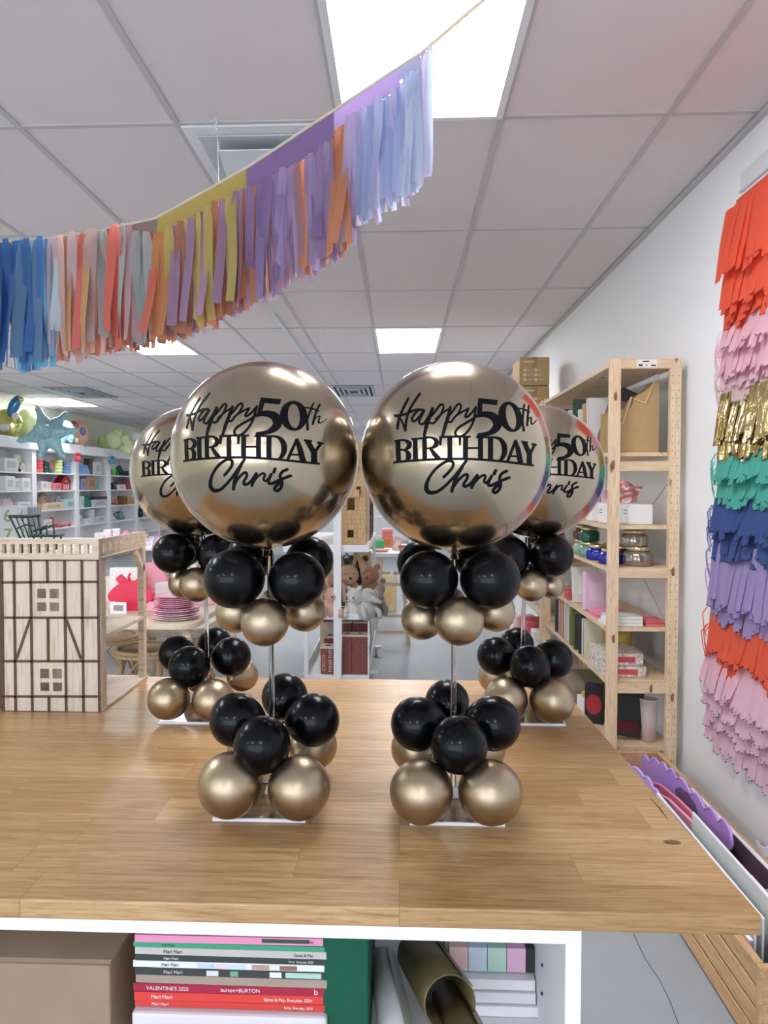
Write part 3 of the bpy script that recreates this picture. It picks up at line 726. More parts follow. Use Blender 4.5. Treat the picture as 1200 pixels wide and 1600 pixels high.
# things on the top two levels
z = LV[1]+.001
t = thing('kraft_file_box', 'tall kraft file box with stepped top on the top pine shelf', 'box', (1.1, 3.62, z))
q = MB()
out = [(-.13,0),(.11,0),(.11,.36),(.05,.29),(.0,.26),(-.02,.21),(-.13,.19)]
q.ngon([(x, -.05, zz) for x, zz in out], (0,.006,0)); q.ngon([(x, .06, zz) for x, zz in out], (0,.006,0)); q.box(.104,.11,-.045,.06,0,.36); q.box(-.13,.11,-.045,.06,0,.006)
q.build('body', KRAFT, t)
for (pts) in ([(-.12,.15),(-.06,.135),(-.02,.26)], [(-.01,.25),(.045,.23),(.095,.36)]):
    q = MB(); P = [(x, -.054, zz) for x, zz in pts]
    for a, c in zip(P, P[1:]): q.bar(a, c, .006, .006)
    q.build('paper_edge', paint((222, 190, 146)), t)
for k, (dx, c, h, til) in enumerate(((-.1,(150,120,112),.30,.3), (-.06,(70,62,66),.36,.36), (-.03,(60,52,58),.37,.42), (0,(84,72,74),.36,.48))):
    o = book('greeting_card_pack', ['rose brown card pack fanned behind the kraft file box', 'charcoal card pack fanned in the kraft file box, first dark one', 'darkest card pack fanned in the middle of the kraft file box', 'grey brown card pack fanned nearest the wall by the file box'][k], 'card pack', (1.04+dx*.3, 3.78+.035*k, z), (.11, .008, h-.02), c, 0, 'card packs in the file box'); o.rotation_euler = (0, til, 0)
TD = [(3.93,(232,226,222),.30,'white card folder leaning behind the near shelf post'), (4.02,(206,172,122),.28,'tan card folder leaning behind the white folder'), (4.12,(236,232,230),.26,'cream card folder leaning on the top pine shelf'),
      (4.25,(66,88,72),.33,'dark green paper pack standing on the top pine shelf'), (4.36,(240,238,244),.28,'white patterned paper pack beside the green pack'), (4.47,(96,84,120),.27,'purple grey paper pack on the top pine shelf'), (4.6,(60,84,70),.31,'farthest dark green paper pack on the top pine shelf'), (4.75,(226,224,232),.25,'pale lilac paper pack at the back of the top pine shelf')]
for y, c, h, lab in TD:
    o = book('paper_pack', lab, 'paper pack', (1.06, y, z+.004), (.17, .03, h), c, 0, 'paper packs on the top shelf'); o.rotation_euler = (-.16, 0, 0)
q = MB(); q.tube([(0,0,0), (0,1.35,0)], .014, 12); t = thing('cardboard_tube', 'long white tube lying high under the top pine shelf board', 'tube', (1.19, 3.55, 1.925)); q.build('tube', paint((232, 234, 238)), t)
q = MB(); q.tube([(0,-.004,0), (0,.004,0)], .0145, 12); q.build('end_cap', paint((206, 208, 214)), t)
t = thing('tube_bracket', 'small bracket board holding the white tube under the top shelf', 'bracket', (1.19, 4.2, 1.895))
q = MB(); q.box(-.03,.03,-.02,.02,.008,.016); q.build('plate', PINEW, t); q = MB(); q.box(-.03,-.02,-.02,.02,.012,.072); q.box(.02,.03,-.02,.02,.012,.072); q.build('arm', PINEW, t)
t = cup('plastic_bottle', 'small translucent bottle standing on top of the near pine shelving', (1.14, 3.7, 1.987), .018, .05, (206, 216, 232), cat='bottle')
# level: white boxes
z = LV[2]+.001
for k, (x, y, w_, lab) in enumerate(((1.13,3.62,.115,'wide white canister box by the wall on the pine shelf above the jars'), (1.04,3.74,.1,'white box just behind the near shelf post above the jars'), (1.03,3.95,.1,'white printed box third from the shelf end above the jars'), (1.03,4.14,.1,'white printed box fourth from the shelf end above the jars'))):
    t = carton('white_storage_box', lab, 'box', (x, y, z), (w_, .1, .095), (240, 240, 240), rz=0, group='white boxes on the pine shelf')
    q = MB()
    for j in range(2): q.box(-w_/2-.0008, -w_/2, -.03, .02, .05+.014*j, .053+.014*j)
    q.build('printed_text', darkm, t)
t = thing('foil_wrap', 'crumpled pink metallic foil standing in the white boxes', 'foil', (1.06, 3.74, z+.097))
R = random.Random(3); q = MB(); rows = []
for i in range(6):
    for j in range(6): rows.append((-.05+.03*j+R.uniform(-.006,.006)+.006*i, R.uniform(-.015,.015), .002+i*.016*(1+.3*math.sin(j))+.002*i*j*.5))
q.add(rows, [(i*6+j,i*6+j+1,i*6+7+j,i*6+6+j) for i in range(5) for j in range(5)]); q.build('foil_sheet', mat('pink_foil', (236, 190, 190), .2, .9), t)
for k, (y, c) in enumerate(((4.02,(214,170,178)), (4.2,(226,190,196)))):
    cup('pink_candle', ['pink candle standing between the white boxes', 'paler pink candle behind the white boxes'][k], (1.09, y, z), .025, .16, c, cat='candle')
# jars
z = LV[3]+.001
JR = [(1.13,3.6,.062,.115,(168,156,148),.7,'silver mercury glass jar at the shelf end, lower of the stacked pair',0),
      (1.115,3.61,.056,.1,(176,166,158),.7,'silver mercury glass jar stacked on top of another at the shelf end',.116),
      (1.02,3.66,.05,.095,(24,30,150),0,'cobalt blue glass jar right behind the near shelf post',0), (1.01,3.86,.05,.1,(28,34,166),0,'cobalt blue glass jar left of the near shelf post',0),
      (1.12,3.78,.052,.1,(84,70,62),.3,'dark bronze glass jar behind the stacked silver jars',0), (1.01,4.03,.05,.1,(120,156,140),0,'pale green glass jar behind the blue jars',0),
      (1.02,4.2,.05,.1,(150,176,160),0,'mint green glass jar near the black balloon on the pine shelf',0), (1.02,4.08,.048,.095,(30,92,72),0,'emerald green glass jar stacked above the pale green jar',.102),
      (1.03,4.25,.05,.1,(96,50,34),0,'amber brown glass jar stacked above the mint jar',.102), (1.12,3.98,.05,.1,(60,50,48),.2,'dark smoky glass jar at the back of the jar shelf',0)]
for x, y, r, h, c, me_, lab, dz_ in JR: jar(lab, (x, y, z+dz_*.78), r*1.12, h*.78, c, group='glass jars on the pine shelf', metal=me_)
# next level
z = LV[4]+.001
t = carton('craft_kit_pack', 'pale pink craft kit in clear bag leaning on the pine shelf', 'craft kit', (1.03, 3.98, z), (.13, .03, .2), (232, 196, 220), rz=.25, panel=(240, 214, 232)); t.rotation_euler = (-.2, .1, .25)
t = carton('craft_kit_pack', 'white craft kit in clear bag behind the pale pink one', 'craft kit', (1.05, 4.25, z), (.15, .03, .2), (224, 222, 216), panel=(240, 238, 232)); t.rotation_euler = (-.15, 0, .1)
PK = [(1.06,3.8,.17,.16,.012,(236,128,168),'hot pink napkin pack, lowest of its pile on the pine shelf'), (1.055,3.82,.165,.15,.012,(244,148,184),'pink napkin pack on top of the hot pink one'),
      (1.05,3.6,.17,.14,.014,(232,234,232),'white napkin pack, lowest of its pile by the shelf end'), (1.055,3.6,.16,.135,.013,(238,240,238),'white napkin pack in the middle of the pile by the shelf end'), (1.06,3.605,.155,.13,.012,(224,230,226),'pale grey napkin pack topmost of the pile by the shelf end'),
      (1.195,3.6,.09,.13,.011,(226,116,128),'coral napkin pack by the wall, lowest of its pile'), (1.195,3.605,.088,.125,.011,(214,104,118),'coral napkin pack by the wall, topmost of its pile')]
zz = {}
for x, y, w_, d_, h, c, lab in PK:
    key = (round(x > 1.15), y > 3.7); z_ = zz.get(key, z); carton('napkin_pack', lab, 'napkin pack', (x, y, z_), (w_, d_, h), c, panel=tuple(min(255, v+14) for v in c), panelside='top', group='napkin packs on the pine shelf'); zz[key] = z_+h+.0015
carton('napkin_pack', 'red printed napkin pack far along the pine shelf', 'napkin pack', (1.03, 4.4, z), (.12, .1, .05), (196, 90, 96), panel=(230, 200, 196), group='napkin packs on the pine shelf')
# books / frames level
z = LV[5]+.001
FL = mat('floral_print', (226, 214, 204), .5, var=.55, bscale=55)
t = carton('floral_gift_box', 'floral patterned gift box, lower of two on the pine shelf', 'box', (1.06, 3.68, z), (.2, .26, .05), (226, 214, 204), m=FL, panel=(206, 84, 92), group='floral boxes')
t = carton('floral_gift_box', 'floral patterned gift box, upper of two on the pine shelf', 'box', (1.055, 3.69, z+.052), (.19, .25, .055), (220, 208, 196), m=FL, panel=(196, 80, 90), group='floral boxes')
t = carton('mustard_box', 'mustard yellow box behind the floral gift boxes', 'box', (1.12, 3.9, z), (.12, .1, .19), (176, 150, 52), panel=(198, 172, 80))
for k in range(2):
    t = cup('white_mug', ['white mug on the mustard box nearer the camera', 'white mug on the mustard box farther from the camera'][k], (1.095+.055*k, 3.885+.03*k, z+.192), .022, .045, (238, 232, 228), 'white mugs', 'mug')
    q = MB(); q.tube([(.02,-.005,.036), (.036,-.01,.03), (.036,-.01,.014), (.02,-.005,.008)], .004, 8); q.build('handle', WHITE, t)
FB = [(3.98,(220,214,196),.20,'cream framed picture nearest the floral boxes'), (4.05,(40,48,66),.215,'navy framed picture with pale inner panel'), (4.16,(70,70,52),.2,'dark olive backed book behind the navy frame'), (4.27,(128,132,74),.21,'olive green fabric book on the pine shelf'), (4.4,(228,220,214),.22,'white edged book beside the salmon books'),
      (4.47,(206,158,136),.21,'salmon cloth book, nearer of two'), (4.56,(212,164,142),.21,'salmon cloth book, farther of two'), (4.66,(60,62,70),.2,'charcoal book at the far end of the shelf')]
for y, c, h, lab in FB:
    t = book('picture_book', lab, 'book', (1.05, y, z), (.17, .04, h), c, 0, 'books on the pine shelf')
    if 'navy' in lab: q = MB(); q.box(-.065,.065,-.0212,-.02,.02,h-.02); q.build('printed_panel', paint((176, 190, 206)), t)
# bottom level
z = LV[6]+.001
t = carton('grey_tray_box', 'grey brown slatted wooden tray box on the low pine shelf', 'box', (1.05, 4.3, z), (.19, .4, .12), (128, 116, 100), lid=(140, 128, 112))
t = bag('foil_balloon_pack', 'black and clear plastic balloon pack at the shelf foot by the cup', (1.08, 3.62, z), (.14, .06, .24), (38, 44, 42)); t.location.z += .02; t.rotation_euler = (0, .12, 0)
q = MB(); q.box(-.055,.055,-.0335,-.031,.02,.075); q.build('printed_panel', paint((88, 22, 34)), t)
t = carton('red_black_pack', 'black pack with dark red picture left of the shelf post', 'pack', (1.0, 3.86, z), (.09, .05, .2), (34, 30, 34), rz=-.4)
q = MB(); q.lathe([(.04,0),(.04,.002)], (0,0,0), 20, 1, 1.3); o = q.build('printed_disc', paint((166, 44, 52)), t); o.rotation_euler = (PI/2,0,0); o.location = (0,-.025,.1)
t = cup('paper_cup_tube', 'pale pink paper cup tube at the shelf foot by the wall', (1.19, 3.6, z), .042, .2, (226, 206, 208)); 
q = MB(); q.lathe([(.036,0),(.036,.003)], (0,0,.196), 20); q.build('lid_disc', paint((216, 206, 200)), t)
t = carton('white_tray', 'white box with yellow item at the near end of the low shelf', 'box', (.985, 4.0, z), (.05, .14, .09), (238, 238, 240))
t = thing('yellow_toy', 'small yellow toy lying on the white box at the low shelf', 'toy', (.985, 4.0, z+.091))
q = MB(); q.ball((0,0,.018), .018, 12, 1, 1.6, 1); q.build('body', paint((206, 160, 50)), t); q = MB(); q.ball((0,-.03,.03), .012, 10); q.build('head', paint((206, 160, 50)), t)
# far pine unit goods
R = random.Random(21)
for li, z in enumerate((1.6, 1.25, .9, .55, .205)):
    for k in range(5):
        c = R.choice([(226,198,206),(212,206,220),(196,186,160),(206,90,106),(236,232,228),(150,140,120),(176,196,190)]); y = 5.3+k*.27
        carton('packaged_goods', '%s box, %s on the %s shelf of the pine unit behind' % ({(226,198,206):'blush',(212,206,220):'lavender grey',(196,186,160):'khaki',(206,90,106):'raspberry',(236,232,228):'off white',(150,140,120):'taupe',(176,196,190):'sage'}[c], ['first','second','third','fourth','fifth'][k], ['top','second','third','fourth','lowest'][li]), 'box', (1.06, y, z+.001), (.16, .15, R.uniform(.1,.22)), c, R.uniform(-.1,.1), panel=tuple(min(255,v+20) for v in c), group='goods on the far pine unit')
# ------------------------------------------------------------------ crate and trays
CX0, CX1, CY0, CY1, CH = .885, 1.16, 1.84, 3.36, .238
t = thing('wooden_crate', 'long slatted pale wooden crate on the floor right of the counter', 'crate', ((CX0+CX1)/2, (CY0+CY1)/2, 0))
for k in range(4):
    z0 = .010+k*.0575
    m = MB(); m.box(CX0, CX0+.014, CY0+.02, CY1-.02, z0, z0+.049); m.build('slat', CRATE, t, True, .004)
    m = MB(); m.box(CX1-.014, CX1, CY0+.02, CY1-.02, z0, z0+.049); m.build('slat', CRATE, t, True, .004)
for y in (CY0, CY1-.02):
    m = MB(); m.box(CX0, CX1, y, y+.02, .005, CH); m.build('end_panel', CRATE, t, True, .002)
m = MB(); m.box(CX0+.014, CX1-.014, CY0+.02, CY1-.02, .005, .015); m.build('base', CRATE, t, True)
m = MB(); m.box(CX0-.003, CX0+.018, CY0+.02, CY1-.02, CH-.012, CH+.002); m.build('rim', CRATE, t, True, .002)
m = MB(); m.box(CX1-.018, CX1+.003, CY0+.02, CY1-.02, CH-.012, CH+.002); m.build('rim', CRATE, t, True, .002)
def outline_tray(name, label, cat, X, pts, rgb, th=.006, scallop=0, rough=.35, rim=True, shift=0):
    P = [on_x(a, b_, X) for a, b_ in pts]
    for p in P: p.z = max(p.z, .02)
    out = []
    n = len(P)
    for i in range(n):
        a, c = P[i], P[(i+1) % n]; d = c-a; L_ = d.length; nn = Vector((0, d.z, -d.y)).normalized()
        if scallop and L_ > .05:
            k = max(1, round(L_/.11))
            for j in range(k):
                for q_ in range(6):
                    tt = (j+q_/6)/k; out.append(a+d*tt + nn*scallop*math.sin(PI*q_/6)*SG)
        else: out.append(a)
    t = thing(name, label, cat, (X, sum(p.y for p in P)/n, .016))
    m = MB(); m.ngon(out, (th,0,0)); m.build('panel', paint(rgb, rough), t, True)
    if rim:
        m = MB(); m.tube([p+Vector((th/2,0,0)) for p in out]+[out[0]+Vector((th/2,0,0))], th*.9, 6, caps=False); m.build('rim', paint(tuple(min(255,int(v*1.08)) for v in rgb), rough), t, True)
    return t
SG = 1
tray_pts = [(972,1192),(1000,1186),(1030,1196),(1056,1216),(1078,1240),(1100,1264),(1122,1284),(1140,1300),(1136,1326),(1118,1340),(1080,1325),(1030,1290),(990,1240)]
t = outline_tray('scalloped_tray', 'large lilac scalloped tray standing upright in the crate', 'tray', 1.075, tray_pts, (184, 152, 224), scallop=.022)
hc = [on_x(x, y, 1.0735) for x, y in ((1055,1232),(1063,1230),(1076,1240),(1087,1258),(1091,1276),(1086,1280),(1070,1266),(1057,1246))]
m = MB(); m.ngon(hc, (-.001,0,0)); m.build('handle_hole', paint((112, 92, 128)), t, True)
t = outline_tray('scalloped_tray', 'smaller lilac scalloped tray in front of the pink trays by the counter edge', 'tray', .955, [(965,1198),(985,1200),(1005,1214),(1020,1232),(1034,1256),(1040,1275),(1000,1262),(960,1220)], (190, 160, 228), scallop=.016)
t = outline_tray('pink_tray', 'rose pink rounded tray standing between the lilac trays', 'tray', 1.02, [(1018,1224),(1030,1226),(1060,1250),(1090,1280),(1108,1300),(1111,1312),(1100,1318),(1060,1300),(1010,1260)], (226, 128, 156), rough=.25)
t = outline_tray('pink_tray', 'pale pink clear tray in front of the rose pink one', 'tray', .99, [(1020,1236),(1045,1250),(1080,1284),(1102,1306),(1104,1316),(1090,1318),(1050,1300),(1010,1256)], (232, 164, 184), rough=.2)
def leaning_board(label, X, Ya, Yb, zb, zt, rgb, th=.006, name='display_board', cat='board'):
    t = thing(name, label, cat, (X, (Ya+Yb)/2, .016)); m = MB(); m.box(X-th/2, X+th/2, Ya, Yb, .016, zt); m.build('panel', paint(rgb, .35), t, True)
    m = MB(); m.box(X-th/2-.001, X+th/2+.001, Ya, Yb, zt, zt+.003); m.build('edge', WHITE, t, True); return t
leaning_board('white board standing in the crate closest to the counter edge', .925, 1.95, 2.6, .02, .30, (236,236,238))
leaning_board('second white board in the crate behind the first', .945, 1.95, 2.75, .02, .295, (222,222,226))
leaning_board('grey white board at the near end of the crate', .975, 1.90, 2.5, .02, .335, (206,210,206))
leaning_board('mauve clear pack wedged between the boards in the crate', .905, 1.93, 2.1, .02, .25, (176,140,162), .008)
leaning_board('dark plum plastic sheet lining the wall side of the crate', 1.125, 1.9, 2.9, .02, .255, (104,84,96), .012)
leaning_board('brown plum plastic pack at the near end of the crate', 1.06, 1.9, 2.28, .02, .24, (122,96,112), .012)
t = thing('plastic_pouch', 'crinkled clear plastic pouch lying in the crate next to the plum sheet', 'pouch', (1.095, 2.2, .26))
t.location = (1.1, 2.15, .016)
m = MB(); R = random.Random(4); vs = [(R.uniform(-.006,.006), -.1+.04*j, .0+.05*i) for i in range(5) for j in range(6)]
m.add(vs, [(i*6+j,i*6+j+1,i*6+7+j,i*6+6+j) for i in range(4) for j in range(5)]); m.build('film', mat('plastic_film', (198,190,204), .12), t)
m = MB(); m.box(-.006,.006,-.1,.1,.195,.2); m.build('seal', mat('plastic_film', (198,190,204), .12), t)
t = carton('price_tag', 'tiny white square tag on the crate edge at far right', 'tag', (1.165, 2.42, CH+.003), (.02, .05, .03), (216, 210, 214), panel=(150,140,150), panelside='top')
# ------------------------------------------------------------------ goods inside the white unit
SZ = .661
ZB = on_y(360, 1577, UF+.03).z; CXc = (on_y(209, 1520, UF+.03).x + on_y(511, 1520, UF+.03).x)/2; CYc = UF+.03+.121
t = thing('cardboard_box', 'large brown cardboard box in the left of the white shelf unit', 'box', (on_y(172, 1560, UF+.025).x-.148, UF+.215, SZ))
m = MB(); m.hexa([(-.26,-.19,0),(.148,-.19,0),(.165,.15,0),(-.26,.15,0),(-.26,-.19,.155),(.148,-.19,.155),(.165,.15,.155),(-.26,.15,.155)]); m.build('body', CARD, t, bevel=.003)
m = MB(); m.hexa([(-.2,-.19,.156),(.148,-.188,.156),(.165,.0,.158),(-.17,.0,.158),(-.2,-.186,.159),(.148,-.184,.159),(.165,.0,.175),(-.17,.0,.175)]); m.build('flap', CARD, t)
m = MB(); m.box(-.26,.165,.01,.15,.156,.16); m.build('flap', CARD, t)
t = carton('white_flat_box', 'flat white box under the stack of catalogues', 'box', (CXc, UF+.155, SZ), (.246, .27, ZB-.001-SZ), (226, 220, 226))
CT = [(8,(214,66,60),'Meri Meri','Party, Everyday, 2024',(236,226,220),'bottom red catalogue of the stack'), (10,(222,70,62),'Meri Meri','Bakes & Play, Everyday, 2024',(236,226,220),'bright red catalogue second from the bottom'),
      (10,(168,38,66),"VALENTINE'S 2025",'b',(240,220,224),'crimson catalogue above the two red ones'), (10,(168,150,136),'','',(120,110,100),'taupe patterned catalogue above the crimson one'),
      (9,(66,66,62),'Meri Meri','Everyday',(206,206,200),'dark photo catalogue with pale right end'), (8,(232,234,238),'Meri Meri','',(90,90,96),'white catalogue with balloon picture on its spine'), (7,(60,66,62),'Meri Meri','Party  Everyday 2025',(224,226,222),'dark grey green catalogue above the white one'),
      (9,(196,192,186),'Meri Meri','Cakes & Play',(70,70,70),'light grey catalogue near the top of the stack'), (6,(64,160,120),'Meri Meri','',(40,110,84),'thin green catalogue near the top of the stack'), (9,(232,150,184),'','MORE FUN',(120,60,90),'pink catalogue on top of the stack')]
z = ZB; R = random.Random(9)
for i, (hp, rgb, a, c, tc_, lab) in enumerate(CT):
    h = hp*(on_y(360, 1465, UF+.03).z-ZB)/85; dx = R.uniform(-.002, .002)
    t = thing('catalogue', lab, 'catalogue', (CXc+dx, CYc, z), R.uniform(-.006,.006), 'catalogues stacked in the white shelf unit')
    m = MB(); m.box(-.121,.121,-.12,.12,.0006,h-.0008); m.box(-.1215,.1215,-.1208,-.119,.0002,h-.0003); m.build('cover', paint(rgb, .35), t)
    m = MB(); m.box(-.1195,.1222,-.118,.1195,.0012,h-.0016); m.build('pages', paint((238, 236, 230)), t)
    tm = paint(tc_, .4)
    if a: text(a, h*.62, (-.105 if 'VAL' in a else (-.1 if i < 3 else -.085), -.1211, h*.26), (PI/2,0,0), tm, t)
    if 'VAL' in a:
        text('burton+BURTON', h*.62, (-.01, -.1211, h*.26), (PI/2,0,0), tm, t)
        o = text('b', h*.95, (.108, -.1211, h*.2), (PI/2,0,0), tm, t)
    elif c: text(c, h*.48, (.105, -.1211, h*.3), (PI/2,0,0), tm, t, align='RIGHT')
    if 'balloon picture' in lab:
        for k, (x, cc) in enumerate(((-.03,(196,214,226)),(-.012,(230,206,222)),(.01,(206,220,232)),(.04,(190,150,140)),(.075,(150,110,80)))):
            m = MB(); m.box(x-.01,x+.012,-.1213,-.1207,.001,h-.002); m.build('spine_picture', paint(cc), t)
    if 'pale right end' in lab:
        for x, x2, cc in ((-.03,-.015,(220,224,226)),(0,.01,(120,170,150)),(.05,.065,(236,236,236)),(.07,.115,(176,214,202))):
            m = MB(); m.box(x,x2,-.1213,-.1207,.001,h-.002); m.build('spine_picture', paint(cc), t)
    if i == 9: m = MB(); m.box(.04,.1,-.1212,-.1207,.003,h-.002); m.build('spine_picture', paint((46, 84, 58)), t)
    z += h
print('stack top', z, UT-.0175)
t = carton('green_folder_box', 'deep green upright panel beside the catalogue stack', 'folder', ((on_y(502, 1530, UF+.03).x+on_y(577, 1530, UF+.03).x)/2, UF+.16, SZ), (.057, .26, .207), (10, 84, 60), rough=.8)
# gold rolls
def roll(name, label, cat, a, b_, r, m_, wall=.002, closed=False, spiral=False):
    a = Vector(a); b_ = Vector(b_); t = thing(name, label, cat, (a+b_)/2)
    o = MB(); d = (b_-a).normalized(); u = d.orthogonal().normalized(); v = d.cross(u); n = 40; vs = []
    for p, rr in ((a, r-wall), (a, r), (b_, r), (b_, r-wall)):
        for j in range(n): q = 2*PI*j/n; vs.append(p + (u*math.cos(q)+v*math.sin(q))*rr)
    o.add(vs, [(i*n+j, i*n+(j+1)%n, ((i+1)%4)*n+(j+1)%n, ((i+1)%4)*n+j) for i in range(4) for j in range(n)], True)
    o.build('sheet_roll', m_, t, True)
    o = MB(); o.bar(a+u*(r+.0005), b_+u*(r+.0005), .02, .001, up=u); o.build('loose_edge', m_, t, True)
    return t
GOLDF = mat('gold_film', (112, 100, 66), .4, .5)
roll('gold_film_roll', 'wide roll of dull gold film in the white shelf unit', 'roll', on_y(703,1568,UF+.06), on_y(655,1490,UF+.24), .034, GOLDF)
roll('gold_film_roll', 'narrower gold roll sticking out of the wide gold roll', 'roll', on_y(738,1640,UF+.01), on_y(700,1560,UF+.15), .0235, mat('gold_film_dark', (100, 86, 58), .38, .5))
t = roll('clear_film_roll', 'hazy clear plastic roll left of the gold roll', 'roll', on_y(622,1630,UF+.05), on_y(596,1500,UF+.22), .021, mat('hazy_film', (204, 204, 202), .2))
WB = [(.155,1.12,.16,.16,.02,(238,238,240)), (.15,1.13,.15,.15,.022,(232,232,236)), (.15,1.14,.15,.14,.02,(242,242,244))]
z = SZ; PH = (on_y(775, 1516, UF+.2).z-SZ)/3; SWH = on_y(775, 1478, UF+.2).z-on_y(775, 1516, UF+.2).z
for k, (x, y, w_, d_, h, c) in enumerate(WB):
    carton('white_flat_pack', ['flat white pack, lowest of the pile right in the shelf unit','flat white pack in the middle of the pile right in the shelf unit','flat white pack on top of the pile right in the shelf unit'][k], 'pack', (on_y(775, 1540, UF+.17).x, UF+.27, z), (w_-.035, d_+.04, PH-.001), c, group='flat white packs'); z += PH
t = thing('colour_swatch_pack', 'pack of pastel striped colour swatches above the white packs', 'swatch pack', (on_y(775, 1540, UF+.17).x, UF+.27, z))
m = MB(); m.box(-.07,.08,-.05,.1,0,SWH*.8); m.build('backing', paint((214,214,216)), t)
for k, c in enumerate(((236,200,196),(206,222,236),(190,224,206),(232,186,214),(54,54,58))):
    m = MB(); m.box(-.065+k*.028,-.065+k*.028+.027,-.075,-.05,.001,SWH); m.build('swatch', paint(c), t)
# ------------------------------------------------------------------ wooden doll tower on the counter
YF_, DP = 1.616, .30
def D(px, py): p = on_y(px, py, YF_); return p
fx0, fx1 = D(3, 1000).x, D(157, 1000).x
zt = D(80, 842).z; zb = WT+.001; zr = D(80, 874).z
t = thing('wooden_doll_tower', 'tall plywood half timbered doll tower at the left end of the counter', 'dollhouse', ((fx0+fx1)/2, YF_+DP/2, WT+.0005))
def holed(xs, zs, holes, y0, y1, axis='y'):
    m = MB()
    for a, c in zip(xs, xs[1:]):
        for e, f in zip(zs, zs[1:]):
            mx_, mz_ = (a+c)/2, (e+f)/2
            if any(h[0] < mx_ < h[1] and h[2] < mz_ < h[3] for h in holes): continue
            if axis == 'y': m.box(a, c, y0, y1, e, f)
            else: m.box(y0, y1, a, c, e, f)
    return m
def cuts(lo, hi, holes, i, j):
    s_ = {lo, hi}
    for h in holes: s_.add(h[i]); s_.add(h[j])
    return sorted(s_)
def pz(y): return D(80, y).z
def pxx(x): return D(x, 1000).x
holes = []
for (X_, Y_) in ((59, 920), (62, 1045)):
    for a, c in ((X_, X_+14), (X_+19.5, X_+34)):
        for e, f in ((Y_, Y_+15), (Y_+21.5, Y_+35)):
            holes.append((pxx(a), pxx(c), pz(f), pz(e)))
m = holed(cuts(fx0, fx1, holes, 0, 1), cuts(zb, zr, holes, 2, 3), holes, YF_, YF_+.006); m.build('front_wall', PLY, t, True)
BT = mat('brown_timber', (96, 68, 56), .6, var=.2, bscale=60)
def batten(a, c, w_=3.6):
    A, B_ = D(*a), D(*c); A.y = B_.y = YF_-.0012; m = MB(); m.bar(A, B_, .003, w_*YF_/F, up=(0,0,1) if abs(A.x-B_.x) > abs(A.z-B_.z)*.2 else (1,0,0)); m.build('timber_batten', BT, t, True)
for (a, c) in ((( 3,875),(154,874)), ((3,910),(154,909)), ((5,965),(154,965)), ((5,1033),(155,1033)), ((5,1088),(155,1088)), ((4,1121),(157,1122))): batten(a, c, 4.5 if a[1] in (875, 1121) else 3.6)
for x, rows in ((3,[(874,1122)]), (22,[(874,1122)]), (48,[(874,1122)]), (74,[(874,910),(965,1033),(1088,1122)]), (101,[(874,1122)]), (128,[(874,1122)]), (153,[(874,1122)])):
    for a, c in rows: batten((x+3*(a-874)/248, a), (x+3*(c-874)/248, c))
batten((47,968),(26,1030)); batten((104,968),(127,1030))
rh = [(fx0+.006+k*.0192, fx0+.006+k*.0192+.0095, zr+.013, zt-.011) for k in range(11)]
m = holed(cuts(fx0, fx1, rh, 0, 1), cuts(zr, zt, rh, 2, 3), rh, YF_-.004, YF_+.006); m.build('front_railing', BEECH, t, True)
ys = YF_+DP; rh = [(YF_+.022+k*.034, YF_+.022+k*.034+.017, zr+.013, zt-.011) for k in range(8)]
m = holed(cuts(YF_+.006, ys, rh, 0, 1), cuts(zr+.006, zt, rh, 2, 3), rh, fx1-.006, fx1, 'x'); m.build('side_railing', BEECH, t, True)
m = MB(); m.box(fx0, fx1-.006, YF_+.006, ys, zr-.004, zr+.002); m.build('roof_deck', PLY, t, True)
m = MB(); m.box(fx0, fx1+.002, YF_+.006, ys+.002, zb, zb+.005); m.build('floor_board', PLY, t, True)
zm = on_y(160, 1000, YF_).z
m = MB(); m.box(fx0, fx1-.002, YF_+.006, ys, zm-.004, zm+.004); m.build('floor_board', PLY, t, True)
m = MB(); m.box(fx1-.006, fx1+.001, YF_+.006, YF_+.03, zb+.005, zr-.004); m.build('front_post', BEECH, t, True)
m = MB(); m.box(fx1-.016, fx1, ys-.02, ys, zb+.005, zr+.004); m.build('rear_post', BEECH, t, True, .001)
m = MB(); m.bar((fx1-.006, ys-.01, zr-.055), (fx1-.006, ys-.065, zr-.004), .012, .014, up=(0,0,1)); m.build('corner_brace', BEECH, t, True)
m = MB(); m.box(fx0, fx0+.006, YF_+.006, ys, zb+.005, zr-.004); m.build('left_wall', PLY, t, True)
m = MB(); m.box(fx1-.06, fx1-.045, YF_+.01, YF_+.1, zb+.006, zb+.1); m.build('inner_wall', PLY, t, True)
m = MB(); m.box(fx0-.06, fx0-.002, YF_+.02, ys, WT+.0006, zt-.02); o = m.build('brown_wooden_case', mat('dark_case', (92, 62, 48), .5), None, bevel=.002)
tag(o, 'dark brown wooden case edge left of the doll tower', 'case')
# toy stool inside
t = thing('toy_stool', 'tiny wooden stool standing inside the doll tower upper floor', 'toy stool', (fx1-.035, YF_+.075, zm+.0045))
m = MB(); m.lathe([(.018,.028),(.02,.03),(.02,.034),(.016,.035)], (0,0,0), 20); m.build('seat', WHITE, t)
for a in range(4): m = MB(); m.tube([(.015*math.cos(a*PI/2+.7), .015*math.sin(a*PI/2+.7), 0), (.009*math.cos(a*PI/2+.7), .009*math.sin(a*PI/2+.7), .029)], .0028, 6); m.build('leg', BEECH, t)
